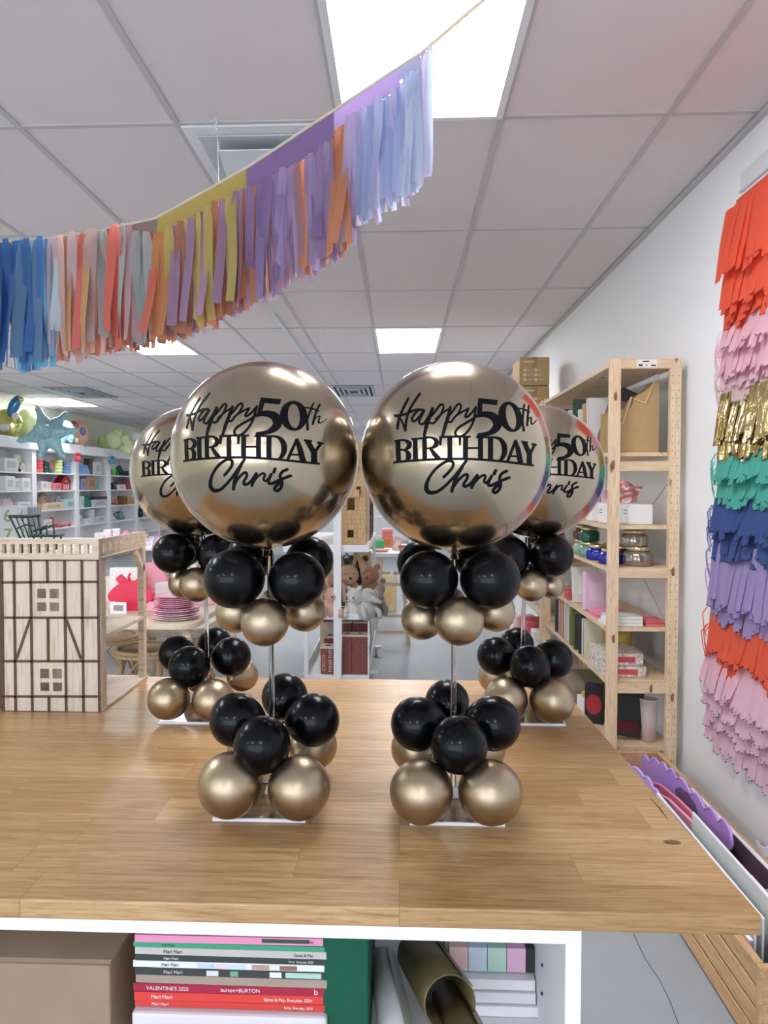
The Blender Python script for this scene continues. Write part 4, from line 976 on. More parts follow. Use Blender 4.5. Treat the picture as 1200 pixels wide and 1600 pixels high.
# rocking chair
GR = mat('dark_green_paint', (28, 58, 50), .4)
rc = on_y(58, 845, 1.74); t = thing('toy_rocking_chair', 'dark green miniature rocking chair on top of the doll tower', 'toy chair', (rc.x, 1.74, zr+.0025), 0)
def L(x, z, y=0): return Vector((x, y, z))
k = 1.74/F
def Q(px, py, y=0): p = on_y(px, py, 1.74); return Vector((p.x-rc.x, y, p.z-(zr+.0025)))
seat_z = Q(58, 838).z
m = MB(); m.box(Q(40,0).x, Q(84,0).x, -.02, .02, seat_z, seat_z+.005); m.build('seat', GR, t, bevel=.002)
for s_ in (-.018, .018):
    m = MB(); m.tube([Q(36,852,s_), Q(50,862,s_), Q(66,864,s_), Q(84,858,s_), Q(90,853,s_)], .0022, 6)
    o = m.build('rocker', GR, t)
    for v in o.data.vertices: v.co.z = max(v.co.z, .0005)
    for x in (46, 78): m = MB(); m.tube([Vector((Q(x,0).x, s_, max(.002,.003))), Vector((Q(x,0).x, s_, seat_z))], .0022, 6); m.build('leg', GR, t)
    m = MB(); m.tube([Q(58,829,s_), Q(68,825,s_), Q(79,821,s_)], .0026, 6); m.build('arm', GR, t)
    m = MB(); m.tube([Q(78,822,s_), Q(80,838,s_)], .0018, 6); m.build('arm_post', GR, t)
for i in range(6):
    y = -.018+.0072*i; sh = (i-2.5)*6
    m = MB(); m.tube([Q(38+i*4.2,840,y), Q(22+i*6.4,808,y)], .0024 if i in (0,5) else .0015, 6); m.build('spindle', GR, t)
m = MB(); m.tube([Q(20,806,-.02), Q(38,807,0), Q(56,806,.02)], .0038, 8); m.build('top_rail', GR, t)
m = MB(); m.tube([Q(31,826,-.02), Q(40,820,0), Q(47,822,.02)], .002, 8); m.build('cross_rail', GR, t)
#--PART3--
# ------------------------------------------------------------------ bookcases along the left wall
BY = [9.9, 11.4, 12.95, 14.4, 15.9, 17.4, 18.9]; BF = -5.68; SHZ = [.40, .73, 1.04, 1.357, 1.64]
names = ['leftmost white bookcase against the left wall, holding number boxes', 'white bookcase under the blue star balloon on the left wall', 'white bookcase under the round picture balloon', 'white bookcase under the pale green balloon cluster', 'white bookcase partly hidden by the back left orb balloon', 'farthest white bookcase hidden behind the orb balloons']
for k, (ya, yb) in enumerate(zip(BY, BY[1:])):
    t = thing('white_bookcase', names[k], 'bookcase', ((X0+BF)/2, (ya+yb)/2, 0))
    for (a, c) in ((ya, ya+.07), (yb-.07, yb)):
        m = MB(); m.box(X0+.005, BF+.012, a, c, 0, 1.98); m.build('side_panel', WHITE, t, True)
    m = MB(); m.box(X0+.004, X0+.02, ya+.07, yb-.07, .05, 1.98); m.build('back_panel', WHITE, t, True)
    for z in SHZ + [.08]:
        m = MB(); m.box(X0+.02, BF, ya+.071, yb-.071, z-.022, z); m.build('shelf', WHITE, t, True)
    m = MB(); m.box(X0+.004, BF+.04, ya+.001, yb-.001, 1.982, 2.15); m.build('cornice', WHITE, t, True, .01)
W3 = ['first', 'second', 'third', 'fourth', 'fifth']
BN = ['leftmost bookcase', 'bookcase under the blue star balloon', 'bookcase under the round picture balloon', 'bookcase under the pale green balloons', 'bookcase beside the back left orb']
SN = {4: 'top', 3: 'second', 2: 'third', 1: 'fourth'}
IT = [  # bay, shelf, px0, px1, ytop, kind, colour, words
 (0,4,-6,18,716,'box',(214,212,210),'grey patterned box'), (0,4,20,31,711,'card',(226,218,204),'photo card'), (0,4,30,41,723,'card',(232,222,206),'lower photo card'),
 (0,3,-4,12,744,'box',(238,236,236),'white gift box'), (0,3,15,24,747,'box',(228,226,224),'pale grey gift box'), (0,3,25,39,747,'box',(238,236,234),'white patterned gift box'),
 (0,2,-2,14,775,'bag',(216,206,202),'pale printed bag'), (0,2,16,38,784,'box',(222,220,222),'low white carton'),
 (1,4,53,62,717,'cup',(228,92,96),'red cup stack'), (1,4,64,72,720,'plush',(40,80,70),'dark green toy'), (1,4,72,82,722,'wedge',(60,120,104),'watermelon slice toy'), (1,4,83,92,719,'cup',(206,222,150),'lime cup stack'), (1,4,97,105,722,'cup',(110,150,196),'blue cup stack'),
 (1,3,55,66,752,'box',(226,222,220),'clear topped white box'), (1,3,66,75,753,'cup',(226,214,214),'blush cup'), (1,3,74,86,755,'box',(226,130,134),'coral toy box'), (1,3,87,105,744,'barn',(176,34,52),'red barn toy'),
 (1,2,54,90,786,'box',(222,200,172),'long wooden tray toy'), (1,2,66,88,771,'rainbow',(190,164,140),'beige rainbow arch toy'), (1,2,84,94,776,'rainbow',(200,206,212),'grey rainbow arch toy'), (1,2,92,107,780,'box',(186,218,220),'pale aqua book box'),
 (1,1,56,70,812,'box',(226,222,216),'patterned white box'), (1,1,72,84,808,'plush',(206,96,100),'coral plush toy'), (1,1,82,106,815,'car',(228,112,116),'coral toy car'),
 (2,4,119,124,724,'box',(120,170,220),'slim blue box'), (2,4,123,134,723,'bag',(120,176,226),'sky blue bag'), (2,4,134,140,717,'box',(90,76,70),'dark brown box'), (2,4,138,150,722,'box',(206,210,214),'striped grey box'),
 (2,3,120,127,748,'box',(150,164,196),'periwinkle box'), (2,3,127,141,745,'box',(176,146,116),'kraft brown box'), (2,3,143,153,753,'card',(96,200,190),'turquoise card'),
 (2,2,119,125,775,'box',(206,222,226),'pale blue box'), (2,2,125,138,770,'bag',(36,120,96),'dark green bag'), (2,2,139,162,776,'box',(210,208,214),'black lidded white box'),
 (2,1,119,125,806,'card',(214,226,232),'pale blue card'), (2,1,126,134,810,'box',(222,226,230),'small white box'), (2,1,133,141,796,'cup',(214,214,218),'tall white cup stack'), (2,1,142,155,806,'box',(214,222,226),'white silver box'),
 (3,4,171,179,733,'wedge',(96,214,90),'bright green toy'), (3,4,178,191,729,'rainbow',(40,76,76),'dark teal arch toy'), (3,4,191,201,736,'box',(34,84,88),'teal box'),
 (3,3,172,182,752,'bag',(70,70,84),'striped black bag'), (3,3,176,188,757,'box',(232,226,230),'white pink box'), (3,3,188,197,761,'card',(238,238,240),'white card'), (3,3,197,205,748,'cup',(176,100,106),'rose bottle'),
 (3,2,172,187,779,'plush',(232,120,116),'coral plush toy'), (3,2,186,192,775,'box',(120,96,60),'olive brown box'), (3,2,191,201,779,'box',(206,158,92),'mustard box'),
 (3,1,173,194,796,'dino',(110,150,144),'sage dinosaur toy'),
 (4,1,214,221,793,'plush',(50,50,54),'black toy'), (4,1,221,229,800,'box',(206,210,212),'spotted white box'), (4,1,229,238,800,'box',(176,64,72),'red box'), (4,2,216,232,784,'box',(150,150,150),'grey box'), (4,3,214,230,752,'box',(222,222,226),'white box'),
]
def blob(name, m_, parts, t):
    q = MB()
    for p in parts: q.ball(p[:3], p[3], 14, *(p[4:7] if len(p) > 4 else (1,1,1)))
    return q.build(name, m_, t)
def shape_item(kind, rgb, lab, loc, wy, h, grp):
    x, y, z = loc; dx = min(.2, max(.08, wy*.7))
    if kind in ('box', 'card'):
        dx = .02 if kind == 'card' else dx
        return carton('gift_box' if kind == 'box' else 'greeting_card', lab, 'box' if kind == 'box' else 'card', (x, y, z), (dx, wy*.94, h), rgb, panel=tuple(int(v*.86) for v in rgb), panelside='+x', group=grp, lid=((40,40,46) if 'black lid' in lab else None))
    if kind == 'bag': return bag('gift_bag', lab, (x, y, z), (wy*.9, dx*.7, h*.84), rgb, PI/2, grp)
    if kind == 'cup':
        t = thing('cup_stack', lab, 'cup stack', loc, 0, grp)
        for j in range(4): q = MB(); q.lathe([(wy*.36, 0),(wy*.44, h*.28)], (0,0,h*.235*j), 18); q.build('cup', paint(rgb), t)
        return t
    t = thing({'plush':'plush_toy','wedge':'toy_slice','barn':'toy_barn','rainbow':'rainbow_arch','car':'toy_car','dino':'toy_dinosaur'}[kind], lab, 'toy', loc, 0, grp); mm = paint(rgb, .6); w_ = wy*.9
    if kind == 'plush':
        blob('body', mm, [(0,0,h*.3,h*.3), (0,0,h*.72,h*.24)], t); blob('ear', mm, [(0,-h*.18,h*.92,h*.08)], t); blob('ear', mm, [(0,h*.18,h*.92,h*.08)], t)
    elif kind == 'wedge':
        q = MB(); P = [(0, w_/2*math.cos(a), h*.98-h*.95*abs(math.sin(a))) for a in [PI*i/12 for i in range(13)]]; q.ngon([(-.03,p[1],p[2]) for p in P][::-1], (.06,0,0)); q.build('rind', mm, t)
        q = MB(); q.ngon([(.031,p[1]*.7,h*.98-(h*.98-p[2])*.7) for p in P][::-1], (.004,0,0)); q.build('flesh', paint((222,90,100)) if 'watermelon' in lab else mm, t)
    elif kind == 'barn':
        q = MB(); q.ngon([(-.06,-w_*.42,0),(-.06,w_*.42,0),(-.06,w_*.42,h*.55),(-.06,w_*.28,h*.82),(-.06,0,h),(-.06,-w_*.28,h*.82),(-.06,-w_*.42,h*.55)], (.12,0,0)); q.build('walls', mm, t)
        q = MB(); q.bar((.0,-w_*.47,h*.52),(.0,-w_*.3,h*.83),.13,.012,up=(0,1,0)); q.bar((.0,-w_*.3,h*.83),(.0,0,h+.01),.13,.012,up=(0,1,0)); q.bar((.0,w_*.47,h*.52),(.0,w_*.3,h*.83),.13,.012,up=(0,1,0)); q.bar((.0,w_*.3,h*.83),(.0,0,h+.01),.13,.012,up=(0,1,0)); q.build('roof', paint((150,26,42)), t)
        for yy in (-.2,0,.2):
            q = MB(); q.box(.0605,.064,(yy-.07)*w_,(yy+.07)*w_,.05*h,.4*h); q.build('door', paint((228,170,170)), t)
        q = MB(); q.box(.0605,.064,-.12*w_,.12*w_,.6*h,.68*h); q.build('sign', paint((228,190,190)), t)
    elif kind == 'rainbow':
        for j in range(3):
            r_ = w_/2*(1-j*.24); c = tuple(min(255, int(v*(1+.12*j))) for v in rgb)
            q = MB(); q.tube([(0, r_*math.cos(a), h*.98*(1-j*.24)*math.sin(a)+.004) for a in [PI*i/14 for i in range(15)]], w_*.05, 8); q.build('arch', paint(c), t)
    elif kind == 'car':
        q = MB(); q.box(-.06,.06,-w_/2,w_/2,h*.18,h*.62); q.build('body', mm, t, bevel=.015); q = MB(); q.hexa([(-.05,-w_*.3,h*.62),(.05,-w_*.3,h*.62),(.05,w_*.25,h*.62),(-.05,w_*.25,h*.62),(-.045,-w_*.2,h),(.045,-w_*.2,h),(.045,w_*.15,h),(-.045,w_*.15,h)]); q.build('cabin', paint((236,190,190)), t)
        for yy in (-.3,.3): q = MB(); q.tube([(.045,yy*w_,h*.2),(.068,yy*w_,h*.2)], h*.2, 14); q.build('wheel', paint((70,60,64)), t)
    elif kind == 'dino':
        blob('body', mm, [(0,0,h*.4,h*.38,1,1.3,1), (0,w_*.32,h*.2,h*.18,1,1.8,1), (0,-w_*.3,h*.5,h*.2)], t)
        for j in range(5): q = MB(); q.lathe([(.03,0),(.001,.06)], (0,-w_*.22+j*w_*.13,h*.7-.02*abs(j-1.5)), 8); q.build('spike', paint((60,96,96)), t)
    return t
for bay, sh, a, c, yt, kind, rgb, words in IT:
    X = -5.80; y0 = on_x(a, 760, X).y; y1 = on_x(c, 760, X).y; yc = max(BY[bay]+.07+(y1-y0)/2+.01, min(BY[bay+1]-.07-(y1-y0)/2-.01, (y0+y1)/2))
    z = SHZ[sh]; zt = on_x((a+c)/2, yt, X).z; h = min(max(.08, zt-z), (SHZ+[1.975])[sh+1]-z-.04)
    lab = '%s on the %s shelf of the %s' % (words, SN[sh], BN[bay])
    shape_item(kind, rgb, lab, ((-5.9 if 'arch' in words and bay == 1 and 'beige' in words else X+.02), yc, z+.001), y1-y0, h, 'goods on the white bookcases')
for k, (n_, z) in enumerate((('7', .405), ('6', .70))):
    z = .60+.27*k+.0
t = thing('number_crate', 'white box with green numeral 7 on the leftmost bookcase, lower one', 'box', (-5.42, 10.0, 0))
t.location = (-5.42, 10.3, .62)
GN = paint((150, 176, 120))
stand = thing('low_white_stand', 'low white stand in front of the leftmost bookcase', 'stand', (-5.42, 10.3, 0))
m = MB(); m.box(-.2,.22,-.3,.42,.58,.618); m.build('top', WHITE, stand)
for sx in (-.18,.2):
    for sy in (-.28,.4): m = MB(); m.box(sx-.015,sx+.015,sy-.015,sy+.015,0,.58); m.build('leg', WHITE, stand)
def numbox(t, ch):
    m = MB(); m.box(-.13,.13,-.16,.13,0,.26); m.build('body', paint((226,226,228)), t, bevel=.006)
    text(ch, .24, (.131, -.09, .05), (PI/2,0,PI/2), GN, t, 'green_numeral', .002)
    text(ch, .24, (-.07, -.1612, .05), (PI/2,0,0), GN, t, 'green_numeral', .001, bold=.004)
numbox(t, '7')
t = thing('number_crate', 'white box with green numeral 6 stacked on the box with numeral 7', 'box', (-5.42, 10.3, .882)); numbox(t, '6')
t = thing('hanging_packs', 'row of grey striped hanging packs beside the number boxes', 'pack', (-5.4, 10.62, .62))
for k in range(7): m = MB(); m.box(-.1,.1,-.03+.04*k-.012,-.03+.04*k+.012,0,.5); m.build('pack', paint((206,206,210) if k % 2 else (168,170,176)), t)
# ------------------------------------------------------------------ balloons above the bookcases
def bl(t, px, py, rpx, Y, rgb, name='balloon', rough=.35):
    c = on_y(px, py, Y); r = rpx*Y/F; c.x = max(c.x, X0+r+.02); c.z = max(c.z, 2.155+r*1.08) if c.x < BF+.04+r*.8 else c.z; q = MB(); q.ball((0,0,0), r, 20, 1, 1, 1.08); o = q.build(name, paint(rgb, rough), t); o.location = c - t.location; return o
def cluster(label, base, Y, L_):
    b0 = on_y(base[0], base[1], Y); t = thing('balloon_cluster', label, 'balloons', (b0.x, Y, 2.152))
    for (px, py, r, c) in L_: bl(t, px, py, r, Y, c)
LG, LB = (234, 246, 190), (150, 200, 240)
cluster('two pale green balloons beside the gold foil balloon', (52, 690), 11.2, [(50,664,17,LG),(42,652,13,LG),(34,684,11,(206,222,150))])
cluster('sky blue balloon cluster behind the blue star balloon', (100, 700), 12.6, [(101,672,15,LB),(96,692,10,LB),(110,684,6,LB),(111,690,4,LB),(79,663,7,LB),(85,667,4,LB),(79,672,4,LB),(104,681,5,LB)])
cluster('pale green balloon cluster above the bookcase behind the back left orb', (185, 712), 14.6, [(178,696,14,LG),(183,678,9.5,LG),(162,690,10,(206,226,150)),(196,686,8,LG),(200,692,7,LG),(198,703,8,LG),(206,700,6,LG),(208,710,5,LG),(192,702,5,LG),(213,682,9,(222,232,216)),(168,699,7,(214,230,160))])
t = thing('gold_foil_balloon', 'crinkled gold and blue foil balloon at the far left above the bookcase', 'foil balloon', (-5.6, 11.0, 2.152))
gf = mat('foil_yellow', (214, 206, 130), .14, .9, bump=.8, bscale=14); bf = mat('foil_blue', (84, 136, 186), .18, .9, bump=.6, bscale=14)
o_ = t.location
def fo(px, py, r, sx, sz, m_, name, Y=10.9):
    c = on_y(px, py, Y); q = MB(); q.ball((0,0,0), r*Y/F, 20, sx, .5, sz); o = q.build(name, m_, t); o.location = c - o_; return o
fo(10,664,27,1,.95,gf,'foil_body'); o = fo(22,634,14,.62,1.3,bf,'blue_foil_section',10.8); o.rotation_euler = (0,.5,0); fo(30,624,7,1.1,.8,gf,'foil_knot',10.8)
fo(6,668,10,1,.6,paint((232,232,234),.3),'white_foil_patch',10.74); fo(24,650,6,1,.9,paint((232,232,234),.3),'white_foil_patch',10.74)
t = thing('star_balloon', 'pale blue patterned starburst foil balloon above the bookcases', 'foil balloon', on_y(74, 676, 10.7))
sm_ = mat('star_foil', (170, 212, 222), .3, .1, var=.22, bscale=26)
q = MB(); q.ball((0,0,0), .09, 16); q.build('center', sm_, t)
for (px, py, dy) in ((60,634,-.05), (124,672,.0), (104,718,-.05), (67,720,-.1), (26,690,-.02), (80,672,-.5), (92,640,.3)):
    e = on_y(px, py, 10.7) - t.location; e.y += dy; q = MB(); n = 8
    q.tube([e*(i/n) for i in range(n+1)], [.045+.085*math.sin(PI*min(1, (i/n)*1.25+.15))*(1-i/n)**.5 if i < n else .002 for i in range(n+1)], 12); q.build('spike', sm_, t)
t = thing('picture_balloon', 'round brown, red and blue foil balloon between blue and green clusters', 'foil balloon', on_y(122, 706, 13.2)); o_ = t.location
c = on_y(121, 680, 13.2) - o_
q = MB(); q.ball((0,0,0), .24, 24, .9, .45, 1.1); o = q.build('foil_disc', paint((168,134,110),.3), t); o.location = c
q = MB(); q.ball((0,0,0), .12, 18, .8, .3, 1.0); o = q.build('red_patch', paint((150,44,50),.3), t); o.location = c+Vector((-.03,-.075,.13))
q = MB(); q.ball((0,0,0), .08, 18, .8, .4, 1.0); o = q.build('blue_patch', paint((70,84,130),.3), t); o.location = c+Vector((.12,-.07,.06))
q = MB(); q.ball((0,0,0), .05, 18, .8, .3, 1.0); o = q.build('white_patch', paint((226,216,204),.3), t); o.location = c+Vector((.02,-.1,-.1))
for (px, py, rgb, lab) in ((122,714,(214,70,92),'coral red bow weight hanging on the bookcase cornice'), (175,718,(90,150,186),'blue bow weight hanging on the bookcase cornice')):
    p = on_x(px, py, -5.585); t = thing('balloon_weight', lab, 'balloon weight', p)
    q = MB(); q.lathe([(.06,-.08),(.05,0),(.012,.03)], (0,0,0), 16); q.build('body', paint(rgb), t)
    for s_ in (-1,1): q = MB(); q.ball((0,s_*.05,.05), .035, 12, .5, 1.3, .8); q.build('bow_loop', paint(rgb), t)
# ------------------------------------------------------------------ tables left of centre
def table(label, x0, x1, y0, y1, z, th=.03, m_=BEECH, leg=.05, inset=.06, name='wooden_table', rad=.08, shelf=None):
    t = thing(name, label, 'table', ((x0+x1)/2, (y0+y1)/2, 0)); P = []
    for (cx, cy, a0) in ((x1-rad,y1-rad,0),(x0+rad,y1-rad,1),(x0+rad,y0+rad,2),(x1-rad,y0+rad,3)):
        for j in range(7): a = (a0+j/6)*PI/2; P.append((cx+rad*math.cos(a), cy+rad*math.sin(a), z-th))
    q = MB(); q.ngon(P, (0,0,th)); q.build('tabletop', m_, t, True, .004)
    for x in (x0+inset, x1-inset):
        for y in (y0+inset, y1-inset): q = MB(); q.tube([(x,y,0),(x,y,z-th)], [leg*.42, leg*.6], 12); q.build('leg', m_, t, True)
    if shelf: q = MB(); q.box(x0+inset, x1-inset, y0+inset, y1-inset, shelf-.02, shelf); q.build('lower_shelf', m_, t, True)
    return t
TZ = .75
table('pale wooden table with pink party plates behind the doll tower', -2.35, -1.0, 3.58, 4.75, TZ)
pp = on_z(276, 966, TZ); PW = [(246,196,210),(240,226,228),(232,150,178),(240,226,228),(226,120,150),(244,226,230)]
ordn = ['lowest','second','third','fourth','fifth','sixth','seventh','eighth','ninth','tenth','eleventh','topmost']
for i in range(12):
    r = (.118 if i < 6 else .098) + .003*math.sin(i*2.1); z = TZ+.001+.0098*i; c = PW[(i*5+1) % 6] if i < 6 else (240,170,192) if i % 2 else (230,140,168)
    t = thing('party_plate', 'pink rimmed party plate, %s of the stack of plates' % ordn[i], 'plate', (pp.x+.004*math.sin(i*1.7)-(.008 if i > 5 else 0), pp.y, z), 0, 'party plates stacked on the wooden table')
    q = MB(); q.lathe([(r*.6,0),(r*.7,.001),(r*.72,.004),(r*.66,.003),(.001,.002)], (0,0,0), 30); q.build('dish', paint((244,232,234) if i < 11 else (236,200,212), .3), t)
    q = MB(); q.lathe([(r*.71,.0035),(r,.010),(r*1.0,.0125),(r*.7,.0055)], (0,0,0), 30, flute=.012, nf=14); q.build('rim', paint(c, .3), t)
# red fruit box with bow
p = on_z(197, 972, TZ); p.y = 3.95; p.x = on_y(203, 900, 3.95).x
t = thing('red_gift_pouch', 'glossy red apple shaped gift pouch with bow on the wooden table', 'gift pouch', (p.x, 3.95, TZ+.001))
RD = paint((224, 52, 84), .35)
q = MB(); P = []
for i in range(24):
    a = 2*PI*i/24; P.append((.118*math.cos(a)*(1+.08*math.cos(2*a)), 0, .075+.08*math.sin(a)*(1-.10*math.cos(2*a))))
q.ngon(P, (0,.05,0)); q.build('body', RD, t, bevel=.012, seg=3)
for s_ in (-1,1): q = MB(); q.ngon([(0,.01,.145),(s_*.06,.01,.195),(s_*.085,.01,.17),(s_*.06,.01,.135)], (0,.03,0)); q.build('bow_loop', RD, t, bevel=.004)
q = MB(); q.tube([(0,.02,.14),(-.015,.02,.18),(-.005,.02,.2)], .007, 8); q.build('stem', RD, t)
t = carton('photo_card', 'white photo card leaning on the red gift pouch', 'card', (p.x-.03, 3.86, TZ+.001), (.085, .004, .06), (240,236,238), panel=(150,140,150))
t = carton('white_pillow_box', 'large white printed box standing behind the red gift pouch', 'box', (on_y(187,0,4.25).x, 4.25, TZ+.001), (.17, .06, .2), (240,236,236), panel=(226,216,216))
t = thing('pink_round_box', 'large round pink box behind the stack of plates', 'box', (on_y(226,0,4.35).x, 4.35, TZ+.001))
q = MB(); q.lathe([(.10,-.03),(.108,-.024),(.108,.024),(.10,.03)], (0,0,0), 30); o = q.build('body', paint((240,168,182)), t); o.rotation_euler = (PI/2,0,0); o.location = (0,0,.108)
q = MB(); q.lathe([(.111,-.008),(.111,.008)], (0,0,0), 30); o = q.build('lid_band', paint((230,140,160)), t); o.rotation_euler = (PI/2,0,0); o.location = (0,0,.111)
for k, (px, Y, w_, h, c, lab) in enumerate(((240,4.0,.11,.05,(242,176,190),'pink napkin stack between red pouch and plates'), (250,4.3,.1,.11,(240,232,234),'white napkin stack left of the plate stack'), (266,4.45,.08,.12,(240,216,222),'blush napkin stack behind the plate stack'),
    (286,4.3,.1,.09,(244,200,212),'rose napkin stack right behind the plate stack'), (310,4.2,.12,.045,(238,190,202),'low pink napkin stack near the clear pole of the back left orb'), (172,4.0,.08,.05,(238,220,224),'small pink and white napkin stack at the doll tower opening'), (160,4.3,.1,.13,(238,232,228),'white box seen through the doll tower opening'), (325,4.45,.09,.06,(232,150,170),'deep pink napkin stack at the far right table corner'))):
    carton('napkin_stack', lab, 'napkins', (on_y(px,0,Y).x, Y, TZ+.001), (w_, .1, h), c, .1*k, panel=tuple(min(255,v+8) for v in c), panelside='top', group='napkin stacks on the wooden table')
# rattan stools
RT = mat('rattan', (208, 176, 136), .6, var=.25, bscale=90); RTD = mat('rattan_weave', (172, 140, 104), .7, bump=.6, bscale=120, var=.35)
def stool(label, c):
    t = thing('rattan_stool', label, 'stool', (c.x, c.y, 0)); z = .45; r = .185
    q = MB(); q.lathe([(r*.9,0),(r*.92,.012),(.001,.004)], (0,0,z-.012), 30); q.build('woven_seat', RTD, t)
    for zz, rr in ((z, .95), (z-.02, 1.0)):
        q = MB(); q.tube([(r*rr*math.cos(a), r*rr*math.sin(a), zz) for a in [2*PI*i/30 for i in range(31)]], .013, 8, caps=False); q.build('seat_rim', RT, t)
    for k in range(4):
        a = PI/4+k*PI/2; q = MB(); q.tube([(r*.85*math.cos(a), r*.85*math.sin(a), z-.04), (r*.95*math.cos(a), r*.95*math.sin(a), 0)], .015, 8); q.build('leg', RT, t)
        a2 = a+PI/2; q = MB(); A = Vector((r*.9*math.cos(a), r*.9*math.sin(a), .16)); B_ = Vector((r*.9*math.cos(a2), r*.9*math.sin(a2), .16)); q.tube([A, B_], .009, 8); q.build('stretcher', RT, t)
        q = MB(); q.tube([A+Vector((0,0,.1)), (A+B_)/2+Vector((0,0,.24)), B_+Vector((0,0,.1))], .007, 8); q.build('curved_brace', RT, t)
stool('round rattan stool under the plate table right of the doll tower post', on_z(228, 1013, .45))
stool('round rattan stool half hidden behind the doll tower opening', on_z(172, 993, .45))
# second tables
table('low wooden display table with green baskets beyond the plate table', -2.5, -1.5, 5.9, 6.9, .655, name='display_table')
t = carton('green_basket', 'green woven basket on the low display table left one', 'basket', (on_y(249,0,6.2).x, 6.2, .656), (.09, .12, .08), (96, 176, 140), lid=(110,190,150))
t = carton('green_basket', 'mint basket on the low display table right one', 'basket', (on_y(268,0,6.3).x, 6.3, .656), (.11, .12, .09), (130, 206, 170), lid=(150,214,180))
table('low wooden bench beyond the plate table corner', -1.75, -1.32, 4.95, 5.85, .46, name='wooden_bench', th=.06)
# wide white display table with small goods
table('wide white display table of small party goods before the bookcases', -5.0, -2.35, 7.2, 8.6, .82, m_=WHITE, name='white_display_table', rad=.03, shelf=.45)
table('tiered white shelf table to the left of the back left orb', -2.34, -1.9, 6.95, 8.3, .80, m_=WHITE, name='white_shelf_table', rad=.02, shelf=.55)
R = random.Random(31); DT = .821
GD = [(48,(232,232,234),.12,.05,'white tray','box'), (70,(206,208,214),.1,.06,'grey rimmed tray','box'), (92,(214,206,196),.12,.06,'cream tray','box'), (112,(222,222,226),.14,.05,'silver tray','box'), (133,(206,210,216),.1,.06,'grey box','box'),
      (146,(236,232,234),.1,.13,'white pack','box'), (158,(240,236,238),.1,.15,'white canister','cup'), (172,(236,222,230),.09,.16,'white striped canister','cup'), (187,(238,140,176),.12,.16,'pink bag','bag'), (199,(240,160,190),.1,.15,'light pink bag','bag'),
      (207,(196,150,120),.1,.1,'brown bow box','box'), (216,(206,160,130),.09,.1,'tan bow box','box')]
for k, (px, c, w_, h, words, kd) in enumerate(GD):
    Y = 7.7 if k > 5 else 7.45
    shape_item(kd, c, '%s on the wide white display table above the doll tower railing' % words, (on_y(px,0,Y).x, Y, DT), w_, h, 'small goods on the white display table')
for k in range(12):
    px = 140+k*7.5; c = R.choice([(232,180,200),(236,228,232),(210,190,220),(226,206,196),(240,214,222)]); Y = 7.32
    carton('small_packet', 'small %s packet, %s from the left along the display table front' % ({(232,180,200):'pink',(236,228,232):'white',(210,190,220):'lilac',(226,206,196):'beige',(240,214,222):'blush'}[c], ordn[k] if 0 < k < 11 else ('first' if k == 0 else 'last')), 'packet', (on_y(px,0,Y).x, Y, DT), (.036, .05, R.uniform(.035,.07)), c, panel=tuple(int(v*.9) for v in c), group='small packets on the display table')
for k, (px, c, w_, h, words) in enumerate(((216,(180,214,210),.09,.08,'small aqua rainbow arch'), (226,(190,186,222),.1,.09,'lilac rainbow arch'), (240,(216,150,170),.12,.13,'rose rainbow arch'), (256,(226,190,200),.09,.06,'pale pink rainbow arch'))):
    Y = 7.15; t = thing('rainbow_arch', words+' toy on the tiered white table', 'toy', (on_y(px,0,Y).x, Y, .801 if px > 236 else .822), 0)
    if px <= 236: t.location = (on_y(px,0,7.3).x-.0, 7.36, .822); t.location.x = min(t.location.x, -2.41+.0) if px > 225 else t.location.x
    for j in range(3):
        r_ = w_/2*(1-j*.28); q = MB(); q.tube([(r_*math.cos(a), 0, h*(1-j*.26)*math.sin(a)+.006) for a in [PI*i/14 for i in range(15)]], w_*.055, 8); q.build('arch', paint(tuple(min(255,int(v*(1+.1*j))) for v in c)), t)
R = random.Random(8)
for k in range(5):
    c = [(236,236,238),(226,214,216),(206,214,216),(240,232,228),(216,196,200)][k]
    carton('white_goods_box', '%s box, %s from the left on the lower shelf of the tiered white table' % (['white','blush','pale grey','ivory','rose grey'][k], W3[k]), 'box', (-2.22+.07*k, 7.2, .551), (.06, .12, .09+.02*(k % 3)), c, panel=tuple(int(v*.9) for v in c), group='boxes on the tiered table')
t = thing('wooden_chair_frame', 'distant wooden folding chair frame seen through the doll tower top opening', 'chair', (-2.75, 5.3, 0))
for x in (-.2,.2):
    for s_ in (-1,1): m = MB(); m.bar((x, s_*.18, 0), (x, -s_*.02, .86 if s_ > 0 else .5), .03, .03); m.build('leg', BEECH, t)
m = MB(); m.box(-.22,.22,-.18,.18,.45,.475); m.build('seat', BEECH, t)
m = MB(); m.box(-.22,.22,-.03,-.01,.78,.88); m.build('back_rail', BEECH, t)
# ------------------------------------------------------------------ white rolling rack with castle
RY0, RY1, RX0, RX1 = 5.1, 6.5, -.66, -.21
t = thing('white_rolling_rack', 'white metal rolling display rack standing between the two front stands', 'display rack', ((RX0+RX1)/2, (RY0+RY1)/2, 0))
for z, th_, x0_ in ((1.02,.05,-.8),(.545,.04,RX0),(.12,.03,RX0)):
    m = MB(); m.box(x0_, RX1, RY0, RY1, z-th_, z); m.build('shelf', WHITEM, t, True, .003)
m = MB(); m.box(-.453,-.40, RY0-.03, RY0-.002, .06, 1.62); m.build('front_post', WHITEM, t, True, .002)
for (x, y) in ((RX0+.015,RY0+.02),(RX0+.015,RY1-.02),(RX1-.015,RY1-.02)):
    m = MB(); m.box(x-.014,x+.014,y-.014,y+.014,.12,1.0); m.build('corner_post', WHITEM, t, True)
m = MB(); m.bar((RX1-.005, RY0+.01, .14), (RX1-.005, RY0+.01, .5), .01, .01, up=(1,0,0)); m.build('corner_rod', WHITEM, t, True)
